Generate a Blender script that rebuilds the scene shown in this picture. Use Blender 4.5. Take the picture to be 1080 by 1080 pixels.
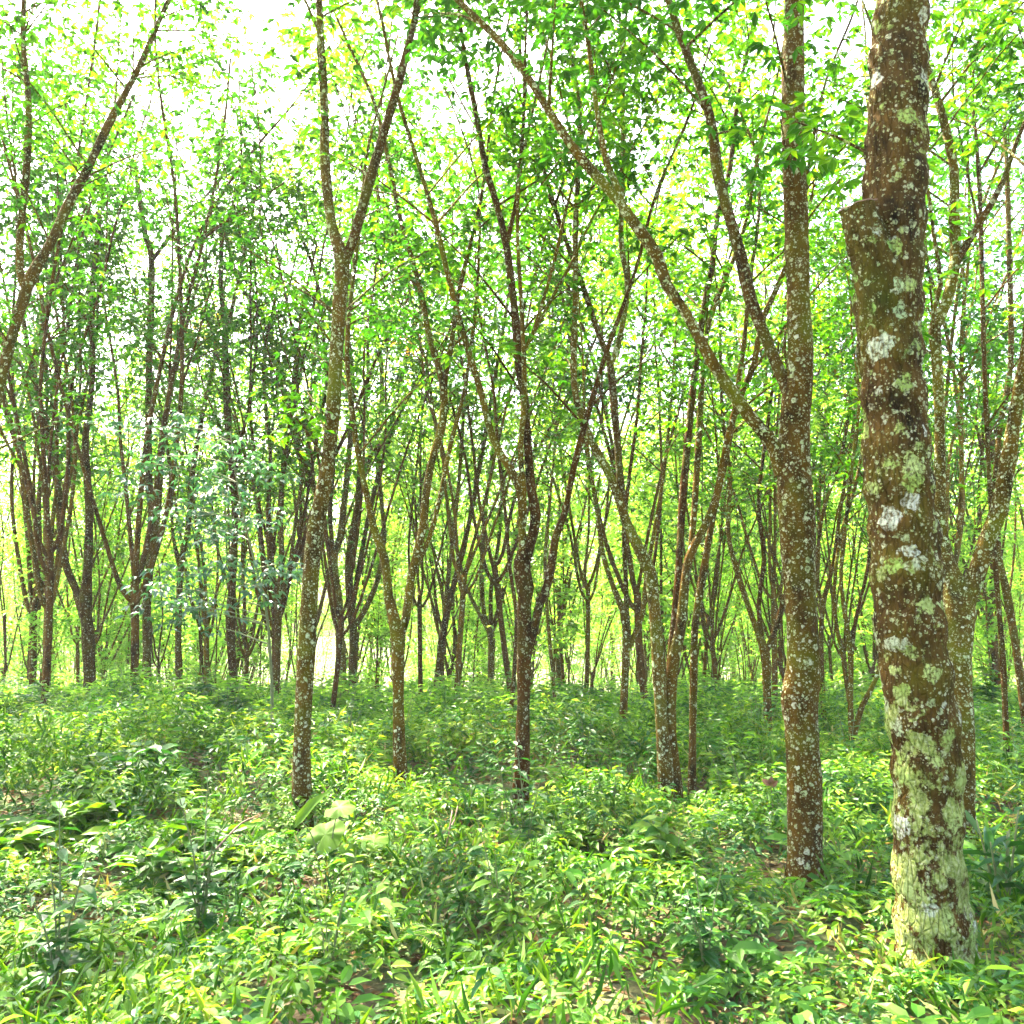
import bpy, math, random
import numpy as np
from mathutils import Vector

S = bpy.context.scene
COL = S.collection
for o in list(bpy.data.objects):
    bpy.data.objects.remove(o)

# ------------------------------------------------------------------ camera
PITCH = math.radians(7.0)
F = 935.0                 # focal length in units of a 1080-wide frame
EYE = 1.85
cam_d = bpy.data.cameras.new("camera")
cam_d.sensor_width = 36.0
cam_d.lens = 36.0 * F / 1080.0
cam_d.clip_start = 0.05
cam_d.clip_end = 3000.0
cam = bpy.data.objects.new("camera", cam_d)
cam.location = (0, 0, EYE)
cam.rotation_euler = (math.radians(90) + PITCH, 0, 0)
COL.objects.link(cam)
S.camera = cam

# ------------------------------------------------------------------ light
SUN_EL, SUN_AZ = 56.0, -38.0          # azimuth measured from +Y (view direction), negative = left
w = bpy.data.worlds.new("World")
S.world = w
w.use_nodes = True
nt = w.node_tree
nt.nodes.clear()
wo = nt.nodes.new("ShaderNodeOutputWorld")
bg = nt.nodes.new("ShaderNodeBackground")
sky = nt.nodes.new("ShaderNodeTexSky")
sky.sky_type = 'NISHITA'
sky.sun_disc = False
sky.sun_elevation = math.radians(SUN_EL)
sky.sun_rotation = math.radians(SUN_AZ)
sky.air_density = 1.0
sky.dust_density = 6.0
sky.ozone_density = 0.6
bg.inputs[1].default_value = 0.12
nt.links.new(sky.outputs[0], bg.inputs[0])
nt.links.new(bg.outputs[0], wo.inputs[0])

sd = bpy.data.lights.new("sun", 'SUN')
sd.energy = 5.0
sd.angle = math.radians(0.53)
sd.color = (1.0, 0.89, 0.68)
sun = bpy.data.objects.new("sun", sd)
COL.objects.link(sun)
el, az = math.radians(SUN_EL), math.radians(SUN_AZ)
to_sun = Vector((math.sin(az) * math.cos(el), math.cos(az) * math.cos(el), math.sin(el)))
sun.rotation_euler = to_sun.to_track_quat('Z', 'Y').to_euler()
sun.location = (-20, 30, 40)

S.view_settings.view_transform = 'Standard'
S.view_settings.look = 'None'
S.view_settings.exposure = 3.85
S.view_settings.gamma = 1.0
S.render.engine = 'CYCLES'
S.cycles.use_denoising = True
S.cycles.max_bounces = 8
S.cycles.diffuse_bounces = 4
S.cycles.glossy_bounces = 2
S.cycles.transmission_bounces = 5
S.cycles.volume_bounces = 0
S.cycles.sample_clamp_indirect = 6.0

# ------------------------------------------------------------------ maths helpers
rng = np.random.default_rng(7)
CP, SP = math.cos(PITCH), math.sin(PITCH)

def ray(u, v):
    dx, dy = (u - 540.0) / F, (540.0 - v) / F
    return np.array([dx, CP - dy * SP, SP + dy * CP])

def at(u, v, D):
    """world point seen at (u, v) of the 1080 frame, D metres ahead"""
    r = ray(u, v)
    return np.array([0, 0, EYE]) + r * (D / r[1])

def px(wpx, D):
    """width in the frame -> metres at distance D"""
    return wpx * D / F

_perm = np.random.default_rng(3).random((64, 64))
def vnoise(x, y):
    x = np.asarray(x, float); y = np.asarray(y, float)
    xi, yi = np.floor(x).astype(int), np.floor(y).astype(int)
    fx, fy = x - xi, y - yi
    fx, fy = fx * fx * (3 - 2 * fx), fy * fy * (3 - 2 * fy)
    g = lambda a, b: _perm[a % 64, b % 64]
    return (g(xi, yi) * (1 - fx) + g(xi + 1, yi) * fx) * (1 - fy) + (g(xi, yi + 1) * (1 - fx) + g(xi + 1, yi + 1) * fx) * fy

def ground_z(x, y):
    x = np.asarray(x, float); y = np.asarray(y, float)
    z = 0.16 * (vnoise(x * 0.35 + 5, y * 0.35) - 0.5) + 0.25 * (vnoise(x * 0.11, y * 0.11 + 9) - 0.5)
    d = np.clip(y - 24.0, 0, None)
    far = -0.16 * d
    far = np.where(d > 60, -9.6 - 0.01 * (d - 60), far) - 0.05 * np.clip(y - 13.0, 0, 11)
    return z + far

VEG = 0.25
def ground_dist(u, v):
    """distance at which the pixel's ray meets the top of the low growth"""
    r = ray(u, v)
    D = 10.0
    for _ in range(30):
        x = r[0] / r[1] * D
        zt = float(ground_z(x, D)) + VEG
        D = 0.5 * D + 0.5 * min(60.0, (EYE - zt) / max(1e-3, -(r[2] / r[1])))
    return D

def norm(a):
    return a / np.maximum(np.linalg.norm(a, axis=-1, keepdims=True), 1e-9)

# ------------------------------------------------------------------ mesh helpers
class MB:
    """collects vertices, quads and triangles, then links ONE mesh object"""
    def __init__(self):
        self.v = []; self.q = []; self.t = []; self.n = 0
    def add(self, v, q=None, t=None):
        if q is not None and len(q): self.q.append(np.asarray(q) + self.n)
        if t is not None and len(t): self.t.append(np.asarray(t) + self.n)
        self.v.append(np.asarray(v, float)); self.n += len(v)
    def mesh(self, name, mat, smooth=True):
        me = bpy.data.meshes.new(name)
        v = np.concatenate(self.v)
        q = np.concatenate(self.q) if self.q else np.zeros((0, 4), int)
        t = np.concatenate(self.t) if self.t else np.zeros((0, 3), int)
        me.vertices.add(len(v)); me.vertices.foreach_set("co", v.astype(np.float32).ravel())
        nl = q.size + t.size
        me.loops.add(nl)
        me.loops.foreach_set("vertex_index", np.concatenate([q.ravel(), t.ravel()]).astype(np.int32))
        me.polygons.add(len(q) + len(t))
        st = np.concatenate([np.arange(len(q)) * 4, q.size + np.arange(len(t)) * 3]).astype(np.int32)
        me.polygons.foreach_set("loop_start", st)
        me.polygons.foreach_set("use_smooth", np.full(len(q) + len(t), smooth))
        me.update(calc_edges=True)
        me.validate()
        me.materials.append(mat)
        return me
    def build(self, name, mat, parent=None, smooth=True):
        o = bpy.data.objects.new(name, self.mesh(name, mat, smooth))
        COL.objects.link(o)
        if parent is not None:
            o.parent = parent
        return o

def tag(o, label=None, cat=None, group=None, kind=None):
    if label: o["label"] = label
    if cat: o["category"] = cat
    if group: o["group"] = group
    if kind: o["kind"] = kind
    return o

def thing(name, loc, label, cat, group=None):
    o = bpy.data.objects.new(name, None)
    o.empty_display_size = 0.2
    o.location = loc
    COL.objects.link(o)
    return tag(o, label, cat, group)

def smooth_path(P, R, step=0.12):
    """Catmull-Rom through P (n,3) with radii R"""
    P = np.asarray(P, float); R = np.asarray(R, float)
    if len(P) < 3:
        n = max(2, int(np.linalg.norm(P[-1] - P[0]) / step))
        t = np.linspace(0, 1, n + 1)[:, None]
        return P[0] * (1 - t) + P[-1] * t, R[0] * (1 - t[:, 0]) + R[-1] * t[:, 0]
    Pe = np.vstack([2 * P[0] - P[1], P, 2 * P[-1] - P[-2]])
    out, ro = [], []
    for i in range(1, len(Pe) - 2):
        a, b, c, d = Pe[i - 1], Pe[i], Pe[i + 1], Pe[i + 2]
        n = max(2, int(np.linalg.norm(c - b) / step))
        for k in range(n):
            t = k / n
            out.append(0.5 * (2 * b + (c - a) * t + (2 * a - 5 * b + 4 * c - d) * t * t + (3 * b - a - 3 * c + d) * t ** 3))
            s = t * t * (3 - 2 * t)
            ro.append(R[i - 1] * (1 - s) + R[i] * s)
    out.append(P[-1]); ro.append(R[-1])
    return np.array(out), np.array(ro)

def tube(mb, P, R, seg=8, rough=0.06, cap=True, rg=rng, lump=0.0):
    P = np.asarray(P, float); R = np.asarray(R, float)
    n = len(P)
    T = norm(np.gradient(P, axis=0))
    ref = np.array([0.0, 1.0, 0.0]) if abs(T[0][1]) < 0.9 else np.array([1.0, 0, 0])
    U = norm(np.cross(T, ref)); V = np.cross(T, U)
    ang = np.linspace(0, 2 * math.pi, seg, endpoint=False)
    rad = R[:, None] * (1 + rough * (rg.random((n, seg)) - 0.5) * 2)
    if lump:
        s = np.concatenate([[0], np.cumsum(np.linalg.norm(np.diff(P, axis=0), axis=1))])
        o = rg.random() * 50
        A, Sg = np.meshgrid(ang, s)
        f = (vnoise(np.cos(A) * 1.3 + o, Sg * 3.2 + np.sin(A) * 1.3) - 0.5) * 2
        g = (vnoise(np.cos(A) * 3 + o, Sg * 11 + np.sin(A) * 3) - 0.5) * 2
        rad = rad * (1 + lump * f + lump * 0.45 * g)
        if seg > 28:
            h = (vnoise(np.cos(A) * 9 + o, Sg * 26 + np.sin(A) * 9) - 0.5) * 2
            rings = np.clip(vnoise(Sg * 7.0 + o, np.cos(A) * 0.6) - 0.72, 0, 1) * 0.22
            rad = rad * (1 + 0.018 * h + rings)
    ca, sa = np.cos(ang), np.sin(ang)
    v = P[:, None, :] + rad[..., None] * (U[:, None, :] * ca[None, :, None] + V[:, None, :] * sa[None, :, None])
    v = v.reshape(-1, 3)
    i = np.arange(n - 1)[:, None] * seg; j = np.arange(seg)[None, :]; j2 = (j + 1) % seg
    q = np.stack([i + j, i + j2, i + seg + j2, i + seg + j], -1).reshape(-1, 4)
    t = None
    if cap:
        k = len(v)
        v = np.vstack([v, P[-1] + T[-1] * R[-1] * 0.4])
        b = (n - 1) * seg
        jj = np.arange(seg)
        t = np.stack([b + jj, b + (jj + 1) % seg, np.full(seg, k)], -1)
    mb.add(v, q, t)

# leaf templates: (along, across, normal)
T_SIMPLE = (np.array([[0, 0, 0], [.45, .5, .06], [1, 0, -.10], [.45, -.5, .06]], float),
            np.array([[0, 1, 2], [0, 2, 3]]))
T_FULL = (np.array([[0, 0, 0], [.3, 0, -.01], [.68, 0, -.05], [1, 0, -.20],
                    [.26, .44, .07], [.62, .40, .03], [.26, -.44, .07], [.62, -.40, .03]], float),
          np.array([[0, 1, 4], [1, 5, 4], [1, 2, 5], [2, 3, 5], [0, 6, 1], [1, 6, 7], [1, 7, 2], [2, 7, 3]]))

def leaves(mb, pos, d, nrm, L, W, tpl=T_SIMPLE):
    pos = np.asarray(pos, float); N = len(pos)
    if N == 0: return
    d = norm(d)
    side = norm(np.cross(nrm, d))
    nn = np.cross(d, side)
    T, F3 = tpl
    L = np.broadcast_to(L, (N,)); W = np.broadcast_to(W, (N,))
    v = (pos[:, None, :] + T[None, :, 0, None] * L[:, None, None] * d[:, None, :]
         + T[None, :, 1, None] * W[:, None, None] * side[:, None, :]
         + T[None, :, 2, None] * L[:, None, None] * nn[:, None, :])
    k = len(T)
    f = F3[None] + (np.arange(N) * k)[:, None, None]
    mb.add(v.reshape(-1, 3), None, f.reshape(-1, 3))

# ------------------------------------------------------------------ materials
def new_mat(name):
    m = bpy.data.materials.new(name)
    m.use_nodes = True
    n = m.node_tree
    n.nodes.clear()
    return m, n, n.nodes, n.links

def ramp(N, stops, interp='LINEAR'):
    r = N.new("ShaderNodeValToRGB")
    cr = r.color_ramp
    cr.interpolation = interp
    while len(cr.elements) < len(stops): cr.elements.new(0.5)
    for e, (p, c) in zip(cr.elements, stops):
        e.position = p; e.color = (*c, 1) if len(c) == 3 else c
    return r

def leaf_mat(name, cols, trans=0.5, gloss=0.45, tcol=(1.35, 1.15, 0.5), spec=0.22):
    m, n, N, Lk = new_mat(name)
    geo = N.new("ShaderNodeNewGeometry")
    oi = N.new("ShaderNodeObjectInfo")
    mix = N.new("ShaderNodeMath"); mix.operation = 'MULTIPLY_ADD'
    mix.inputs[1].default_value = 0.50
    tc = N.new("ShaderNodeTexCoord")
    nz = N.new("ShaderNodeTexNoise"); nz.inputs["Scale"].default_value = 1.5; nz.inputs["Detail"].default_value = 2
    Lk.new(tc.outputs["Object"], nz.inputs["Vector"])
    nr = N.new("ShaderNodeMapRange"); nr.inputs[1].default_value = 0.32; nr.inputs[2].default_value = 0.68
    nr.inputs[3].default_value = 0.0; nr.inputs[4].default_value = 0.38; Lk.new(nz.outputs[0], nr.inputs[0])
    sc = N.new("ShaderNodeMath"); sc.operation = 'MULTIPLY_ADD'; sc.inputs[1].default_value = 0.14
    Lk.new(oi.outputs["Random"], sc.inputs[0]); Lk.new(nr.outputs[0], sc.inputs[2])
    Lk.new(geo.outputs["Random Per Island"], mix.inputs[0]); Lk.new(sc.outputs[0], mix.inputs[2])
    k = len(cols)
    r = ramp(N, [(i / (k - 1), c) for i, c in enumerate(cols)])
    Lk.new(mix.outputs[0], r.inputs[0])
    p = N.new("ShaderNodeBsdfPrincipled")
    p.inputs["Roughness"].default_value = gloss
    p.inputs["Specular IOR Level"].default_value = spec
    Lk.new(r.outputs[0], p.inputs["Base Color"])
    tr = N.new("ShaderNodeBsdfTranslucent")
    mu = N.new("ShaderNodeMix"); mu.data_type = 'RGBA'; mu.blend_type = 'MULTIPLY'; mu.inputs[0].default_value = 1.0
    mu.clamp_result = False
    Lk.new(r.outputs[0], mu.inputs[6]); mu.inputs[7].default_value = (tcol[0] * 1.8, tcol[1] * 1.8, tcol[2] * 1.8, 1)
    Lk.new(mu.outputs[2], tr.inputs[0])
    ms = N.new("ShaderNodeMixShader"); ms.inputs[0].default_value = trans
    Lk.new(p.outputs[0], ms.inputs[1]); Lk.new(tr.outputs[0], ms.inputs[2])
    out = N.new("ShaderNodeOutputMaterial")
    Lk.new(ms.outputs[0], out.inputs[0])
    return m

def bark_mat(name, base=(0.16, 0.085, 0.035), dark=(0.008, 0.005, 0.002), spots=28.0, spot_amt=0.30,
             patch_amt=0.0, moss=0.3, spotcol=(0.40, 0.40, 0.27), bump=0.4):
    m, n, N, Lk = new_mat(name)
    tc = N.new("ShaderNodeTexCoord")
    co = tc.outputs["Object"]
    mp = N.new("ShaderNodeMapping"); mp.inputs["Scale"].default_value = (1, 1, 0.45)
    Lk.new(co, mp.inputs[0])
    def noise(scale, detail, vec, rough=0.6):
        x = N.new("ShaderNodeTexNoise"); x.inputs["Scale"].default_value = scale
        x.inputs["Detail"].default_value = detail; x.inputs["Roughness"].default_value = rough
        Lk.new(vec, x.inputs["Vector"]); return x
    nA = noise(9, 6, mp.outputs[0]); nB = noise(2.2, 3, co); nC = noise(40, 5, mp.outputs[0], 0.7)
    r1 = ramp(N, [(0.30, dark), (0.52, base), (0.72, tuple(min(1, c * 1.7) for c in base))])
    Lk.new(nA.outputs[0], r1.inputs[0])
    def mixc(fac, a, b):
        x = N.new("ShaderNodeMix"); x.data_type = 'RGBA'
        if hasattr(fac, "links"): Lk.new(fac, x.inputs[0])
        else: x.inputs[0].default_value = fac
        for s, c in ((6, a), (7, b)):
            if hasattr(c, "links"): Lk.new(c, x.inputs[s])
            else: x.inputs[s].default_value = (*c, 1)
        return x.outputs[2]
    # moss in soft patches
    rm = ramp(N, [(0.50, (0, 0, 0)), (0.66, (moss, moss, moss))]); Lk.new(nB.outputs[0], rm.inputs[0])
    c = mixc(rm.outputs[0], r1.outputs[0], (0.075, 0.075, 0.004))
    # fine grey flecks
    rf = ramp(N, [(0.60, (0, 0, 0)), (0.68, (0.55, 0.55, 0.55))]); Lk.new(nC.outputs[0], rf.inputs[0])
    c = mixc(rf.outputs[0], c, (0.11, 0.07, 0.012))
    # lichen spots: voronoi cells, only some of them, warped edges
    def spot(scale, amt, r0, col, c, seed):
        wv = noise(scale * 1.6, 3, co)
        ad = N.new("ShaderNodeVectorMath"); ad.operation = 'MULTIPLY_ADD'
        ad.inputs[1].default_value = (0.9 / scale,) * 3
        Lk.new(wv.outputs["Color"], ad.inputs[0]); Lk.new(co, ad.inputs[2])
        vo = N.new("ShaderNodeTexVoronoi"); vo.inputs["Scale"].default_value = scale
        Lk.new(ad.outputs[0], vo.inputs["Vector"])
        sep = N.new("ShaderNodeSeparateColor"); Lk.new(vo.outputs["Color"], sep.inputs[0])
        # radius differs per cell, many cells have none
        ra = N.new("ShaderNodeMapRange"); ra.inputs[1].default_value = 1 - amt; ra.inputs[2].default_value = 1.0
        ra.inputs[3].default_value = 0.0; ra.inputs[4].default_value = r0
        Lk.new(sep.outputs[seed], ra.inputs[0])
        df = N.new("ShaderNodeMath"); df.operation = 'SUBTRACT'
        Lk.new(ra.outputs[0], df.inputs[0]); Lk.new(vo.outputs["Distance"], df.inputs[1])
        st = N.new("ShaderNodeMapRange"); st.inputs[1].default_value = 0.0; st.inputs[2].default_value = 0.07
        Lk.new(df.outputs[0], st.inputs[0])
        brk = ramp(N, [(0.40, (0.05, 0.05, 0.05)), (0.56, (1, 1, 1))]); Lk.new(nD.outputs[0], brk.inputs[0])
        mm = N.new("ShaderNodeMath"); mm.operation = 'MULTIPLY'
        Lk.new(st.outputs[0], mm.inputs[0]); Lk.new(brk.outputs[0], mm.inputs[1])
        tint = mixc(sep.outputs[(seed + 1) % 3], col, tuple(x * y for x, y in zip(col, (0.72, 0.88, 0.55))))
        return mixc(mm.outputs[0], c, tint), mm.outputs[0]
    nD = noise(48, 4, co, 0.65)
    c, s1 = spot(spots, spot_amt, 0.62, spotcol, c, 0)
    c, s2 = spot(spots * 2.1, spot_amt * 1.1, 0.6, tuple(x * 0.85 for x in spotcol), c, 1)
    c, s0 = spot(spots * 3.7, spot_amt * 1.2, 0.6, (0.26, 0.24, 0.13), c, 2)
    if patch_amt:
        # crusts of yellow-green lichen that spread over the bark in ragged sheets
        cr_ = noise(5.5, 9, co, 0.72)
        sepz = N.new("ShaderNodeSeparateXYZ"); Lk.new(co, sepz.inputs[0])
        zr = N.new("ShaderNodeMapRange"); zr.inputs[1].default_value = 0.3; zr.inputs[2].default_value = 2.6
        zr.inputs[3].default_value = 0.10; zr.inputs[4].default_value = -0.04; Lk.new(sepz.outputs[2], zr.inputs[0])
        ad2 = N.new("ShaderNodeMath"); ad2.operation = 'ADD'; Lk.new(cr_.outputs[0], ad2.inputs[0]); Lk.new(zr.outputs[0], ad2.inputs[1])
        rc = ramp(N, [(0.565, (0, 0, 0)), (0.60, (0.9, 0.9, 0.9))]); Lk.new(ad2.outputs[0], rc.inputs[0])
        rcc = ramp(N, [(0.35, (0.10, 0.14, 0.025)), (0.5, (0.20, 0.24, 0.06)), (0.65, (0.30, 0.33, 0.15))]); Lk.new(nD.outputs[0], rcc.inputs[0])
        c = mixc(rc.outputs[0], c, rcc.outputs[0])
        c, s3 = spot(9.0, patch_amt, 0.72, (0.27, 0.32, 0.11), c, 2)
        c, s4 = spot(8.0, patch_amt * 0.8, 0.62, (0.38, 0.38, 0.31), c, 0)
    oi = N.new("ShaderNodeObjectInfo")
    hs = N.new("ShaderNodeHueSaturation")
    mv = N.new("ShaderNodeMapRange"); mv.inputs[3].default_value = 0.62 if not patch_amt else 1.0; mv.inputs[4].default_value = 1.25 if not patch_amt else 1.0
    mh = N.new("ShaderNodeMapRange"); mh.inputs[3].default_value = 0.488; mh.inputs[4].default_value = 0.525
    Lk.new(oi.outputs["Random"], mv.inputs[0]); Lk.new(mv.outputs[0], hs.inputs["Value"])
    Lk.new(oi.outputs["Random"], mh.inputs[0]); Lk.new(mh.outputs[0], hs.inputs["Hue"])
    Lk.new(c, hs.inputs["Color"]); c = hs.outputs[0]
    p = N.new("ShaderNodeBsdfPrincipled")
    p.inputs["Roughness"].default_value = 0.95
    p.inputs["Specular IOR Level"].default_value = 0.04
    Lk.new(c, p.inputs["Base Color"])
    if bump:
        b = N.new("ShaderNodeBump"); b.inputs["Strength"].default_value = bump; b.inputs["Distance"].default_value = 0.035 if patch_amt else 0.02
        hh = N.new("ShaderNodeMath"); hh.operation = 'MULTIPLY_ADD'; hh.inputs[1].default_value = 0.5
        Lk.new(nC.outputs[0], hh.inputs[0]); Lk.new(nA.outputs[0], hh.inputs[2])
        mc = N.new("ShaderNodeMapping"); mc.inputs["Scale"].default_value = (1, 1, 0.28); Lk.new(co, mc.inputs[0])
        vc = N.new("ShaderNodeTexVoronoi"); vc.feature = 'DISTANCE_TO_EDGE'; vc.inputs["Scale"].default_value = 34; Lk.new(mc.outputs[0], vc.inputs["Vector"])
        vr = N.new("ShaderNodeMapRange"); vr.inputs[2].default_value = 0.12; vr.inputs[3].default_value = -0.35; vr.inputs[4].default_value = 0.0
        Lk.new(vc.outputs["Distance"], vr.inputs[0])
        hc = N.new("ShaderNodeMath"); hc.operation = 'ADD'; Lk.new(hh.outputs[0], hc.inputs[0]); Lk.new(vr.outputs[0], hc.inputs[1]); hh = hc
        h2 = N.new("ShaderNodeMath"); h2.operation = 'MULTIPLY_ADD'; h2.inputs[1].default_value = 0.25
        Lk.new(s1, h2.inputs[0]); Lk.new(hh.outputs[0], h2.inputs[2])
        Lk.new(h2.outputs[0], b.inputs["Height"]); Lk.new(b.outputs[0], p.inputs["Normal"])
    out = N.new("ShaderNodeOutputMaterial"); Lk.new(p.outputs[0], out.inputs[0])
    return m

def plain_mat(name, col, rough=0.7, var=0.3, scale=30):
    m, n, N, Lk = new_mat(name)
    tc = N.new("ShaderNodeTexCoord")
    x = N.new("ShaderNodeTexNoise"); x.inputs["Scale"].default_value = scale; x.inputs["Detail"].default_value = 5
    Lk.new(tc.outputs["Object"], x.inputs["Vector"])
    r = ramp(N, [(0.3, tuple(c * (1 - var) for c in col)), (0.7, tuple(min(1, c * (1 + var)) for c in col))])
    Lk.new(x.outputs[0], r.inputs[0])
    p = N.new("ShaderNodeBsdfPrincipled"); p.inputs["Roughness"].default_value = rough
    Lk.new(r.outputs[0], p.inputs["Base Color"])
    out = N.new("ShaderNodeOutputMaterial"); Lk.new(p.outputs[0], out.inputs[0])
    return m

M = {}
M['bark_far'] = bark_mat("bark_plain", base=(0.064, 0.028, 0.003), spots=24, spot_amt=0.2, moss=0.25, bump=0.0)
M['bark_mid'] = bark_mat("bark_spotted", base=(0.052, 0.024, 0.002), spots=26, spot_amt=0.30, moss=0.6, bump=0.35)
M['bark_near'] = bark_mat("bark_lichen_spots", base=(0.055, 0.029, 0.003), spots=24, spot_amt=0.50, moss=0.9, bump=0.6)
M['bark_big'] = bark_mat("bark_lichen_patches", base=(0.047, 0.026, 0.005), dark=(0.006, 0.004, 0.002), spots=22, spot_amt=0.32,
                         patch_amt=0.42, moss=0.45, bump=1.0)
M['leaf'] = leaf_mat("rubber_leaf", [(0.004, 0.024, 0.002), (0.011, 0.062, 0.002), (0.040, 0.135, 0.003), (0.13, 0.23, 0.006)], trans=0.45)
M['leaf_yellow_lit'] = leaf_mat("rubber_leaf_yellow_lit", [(0.016, 0.075, 0.006), (0.055, 0.17, 0.016), (0.13, 0.27, 0.04), (0.24, 0.34, 0.09)], trans=0.6)  # yellower leaves, colour raised further to paint in the luminous far light
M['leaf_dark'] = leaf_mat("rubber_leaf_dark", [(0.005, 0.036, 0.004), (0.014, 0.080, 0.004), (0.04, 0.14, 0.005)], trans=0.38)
M['leaf_autumn'] = leaf_mat("rubber_leaf_orange", [(0.25, 0.12, 0.02), (0.32, 0.20, 0.03), (0.35, 0.26, 0.06)], trans=0.5, tcol=(1.1, 0.9, 0.4))
M['leaf_blue'] = leaf_mat("sapling_leaf_pale", [(0.010, 0.06, 0.028), (0.022, 0.09, 0.045), (0.055, 0.14, 0.085)], trans=0.25, gloss=0.4, spec=0.45)
M['under'] = leaf_mat("undergrowth_leaf", [(0.004, 0.026, 0.002), (0.018, 0.080, 0.003), (0.075, 0.175, 0.006), (0.24, 0.30, 0.04)], trans=0.38, gloss=0.5, spec=0.22)
M['under_dark'] = leaf_mat("undergrowth_leaf_dark", [(0.006, 0.04, 0.006), (0.013, 0.075, 0.008), (0.03, 0.12, 0.010)], trans=0.3, gloss=0.45, spec=0.25)
M['bright'] = leaf_mat("seedling_leaf_bright", [(0.05, 0.12, 0.004), (0.075, 0.15, 0.006)], trans=0.3, gloss=0.6, spec=0.15)
M['grass'] = leaf_mat("dry_grass", [(0.12, 0.18, 0.03), (0.22, 0.24, 0.06), (0.34, 0.28, 0.10), (0.20, 0.12, 0.05)], trans=0.3, gloss=0.6, tcol=(1, 1, .7))
M['litter'] = leaf_mat("fallen_leaf", [(0.05, 0.025, 0.01), (0.12, 0.06, 0.02), (0.20, 0.12, 0.04)], trans=0.05, gloss=0.7, tcol=(1, .8, .5))
M['stem'] = plain_mat("green_stem", (0.09, 0.11, 0.03))
M['twig'] = plain_mat("dead_twig", (0.11, 0.055, 0.03))
M['pith'] = plain_mat("cut_wood", (0.13, 0.065, 0.03), scale=60)
M['dryleaf'] = plain_mat("dry_leaf", (0.13, 0.05, 0.012), scale=60)
M['petal'] = plain_mat("purple_petal", (0.30, 0.08, 0.55), scale=60, var=0.15)

def ground_mat():
    m, n, N, Lk = new_mat("forest_floor")
    tc = N.new("ShaderNodeTexCoord")
    a = N.new("ShaderNodeTexNoise"); a.inputs["Scale"].default_value = 0.7; a.inputs["Detail"].default_value = 4
    b = N.new("ShaderNodeTexNoise"); b.inputs["Scale"].default_value = 18; b.inputs["Detail"].default_value = 8
    Lk.new(tc.outputs["Object"], a.inputs["Vector"]); Lk.new(tc.outputs["Object"], b.inputs["Vector"])
    r1 = ramp(N, [(0.35, (0.03, 0.02, 0.008)), (0.55, (0.075, 0.05, 0.018)), (0.75, (0.13, 0.10, 0.04))])
    Lk.new(b.outputs[0], r1.inputs[0])
    r2 = ramp(N, [(0.4, (0.04, 0.08, 0.015)), (0.7, (0.12, 0.19, 0.035))]); Lk.new(b.outputs[0], r2.inputs[0])
    f = ramp(N, [(0.42, (0, 0, 0)), (0.58, (1, 1, 1))]); Lk.new(a.outputs[0], f.inputs[0])
    x = N.new("ShaderNodeMix"); x.data_type = 'RGBA'
    Lk.new(f.outputs[0], x.inputs[0]); Lk.new(r1.outputs[0], x.inputs[6]); Lk.new(r2.outputs[0], x.inputs[7])
    p = N.new("ShaderNodeBsdfPrincipled"); p.inputs["Roughness"].default_value = 0.95
    Lk.new(x.outputs[2], p.inputs["Base Color"])
    bp = N.new("ShaderNodeBump"); bp.inputs["Strength"].default_value = 0.8; bp.inputs["Distance"].default_value = 0.04
    Lk.new(b.outputs[0], bp.inputs["Height"]); Lk.new(bp.outputs[0], p.inputs["Normal"])
    out = N.new("ShaderNodeOutputMaterial"); Lk.new(p.outputs[0], out.inputs[0])
    return m
M['ground'] = ground_mat()

# ------------------------------------------------------------------ ground
xs = np.concatenate([np.linspace(-900, -60, 22)[:-1], np.linspace(-60, -14, 32)[:-1], np.linspace(-14, 14, 90), np.linspace(14, 60, 32)[1:], np.linspace(60, 900, 22)[1:]])
ys = np.concatenate([np.linspace(-60, 0, 12)[:-1], np.linspace(0, 30, 100), np.linspace(30, 100, 60)[1:], np.linspace(100, 1500, 30)[1:]])
X, Y = np.meshgrid(xs, ys)
g = MB()
v = np.stack([X, Y, ground_z(X, Y)], -1).reshape(-1, 3)
nx, ny = len(xs), len(ys)
i = np.arange(ny - 1)[:, None] * nx; j = np.arange(nx - 1)[None]
g.add(v, np.stack([i + j, i + j + 1, i + nx + j + 1, i + nx + j], -1).reshape(-1, 4))
tag(g.build("ground", M['ground']), kind="structure")

# ------------------------------------------------------------------ trees
def whorls(mb, C, A, rg, nleaf=7, size=0.15, tpl=T_SIMPLE, scatter=0.0):
    """leaf whorls of three-leaflet leaves at twig ends C with twig direction A"""
    C = np.asarray(C, float); A = norm(np.asarray(A, float))
    n = len(C)
    if n == 0: return
    C = np.repeat(C, nleaf, 0); A = np.repeat(A, nleaf, 0)
    m = len(C)
    az = rg.random(m) * 2 * math.pi
    out = np.stack([np.cos(az), np.sin(az), rg.uniform(-0.35, 0.45, m)], -1)
    out = norm(out + 0.35 * A)
    pet = size * rg.uniform(0.6, 1.7, m)[:, None]
    E = C + out * pet + rg.normal(0, 0.04 + scatter, (m, 3)) * np.array([1, 1, 0.8])
    for k in (-1, 0, 1):
        a = az + k * 0.85 + rg.normal(0, 0.2, m)
        d = np.stack([np.cos(a), np.sin(a), rg.uniform(-0.75, 0.05, m)], -1)
        nn = norm(np.stack([rg.normal(0, 0.35, m), rg.normal(0, 0.35, m), np.ones(m)], -1))
        L = size * rg.uniform(0.75, 1.25, m)
        leaves(mb, E, d, nn, L, L * 0.42, tpl)

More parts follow.
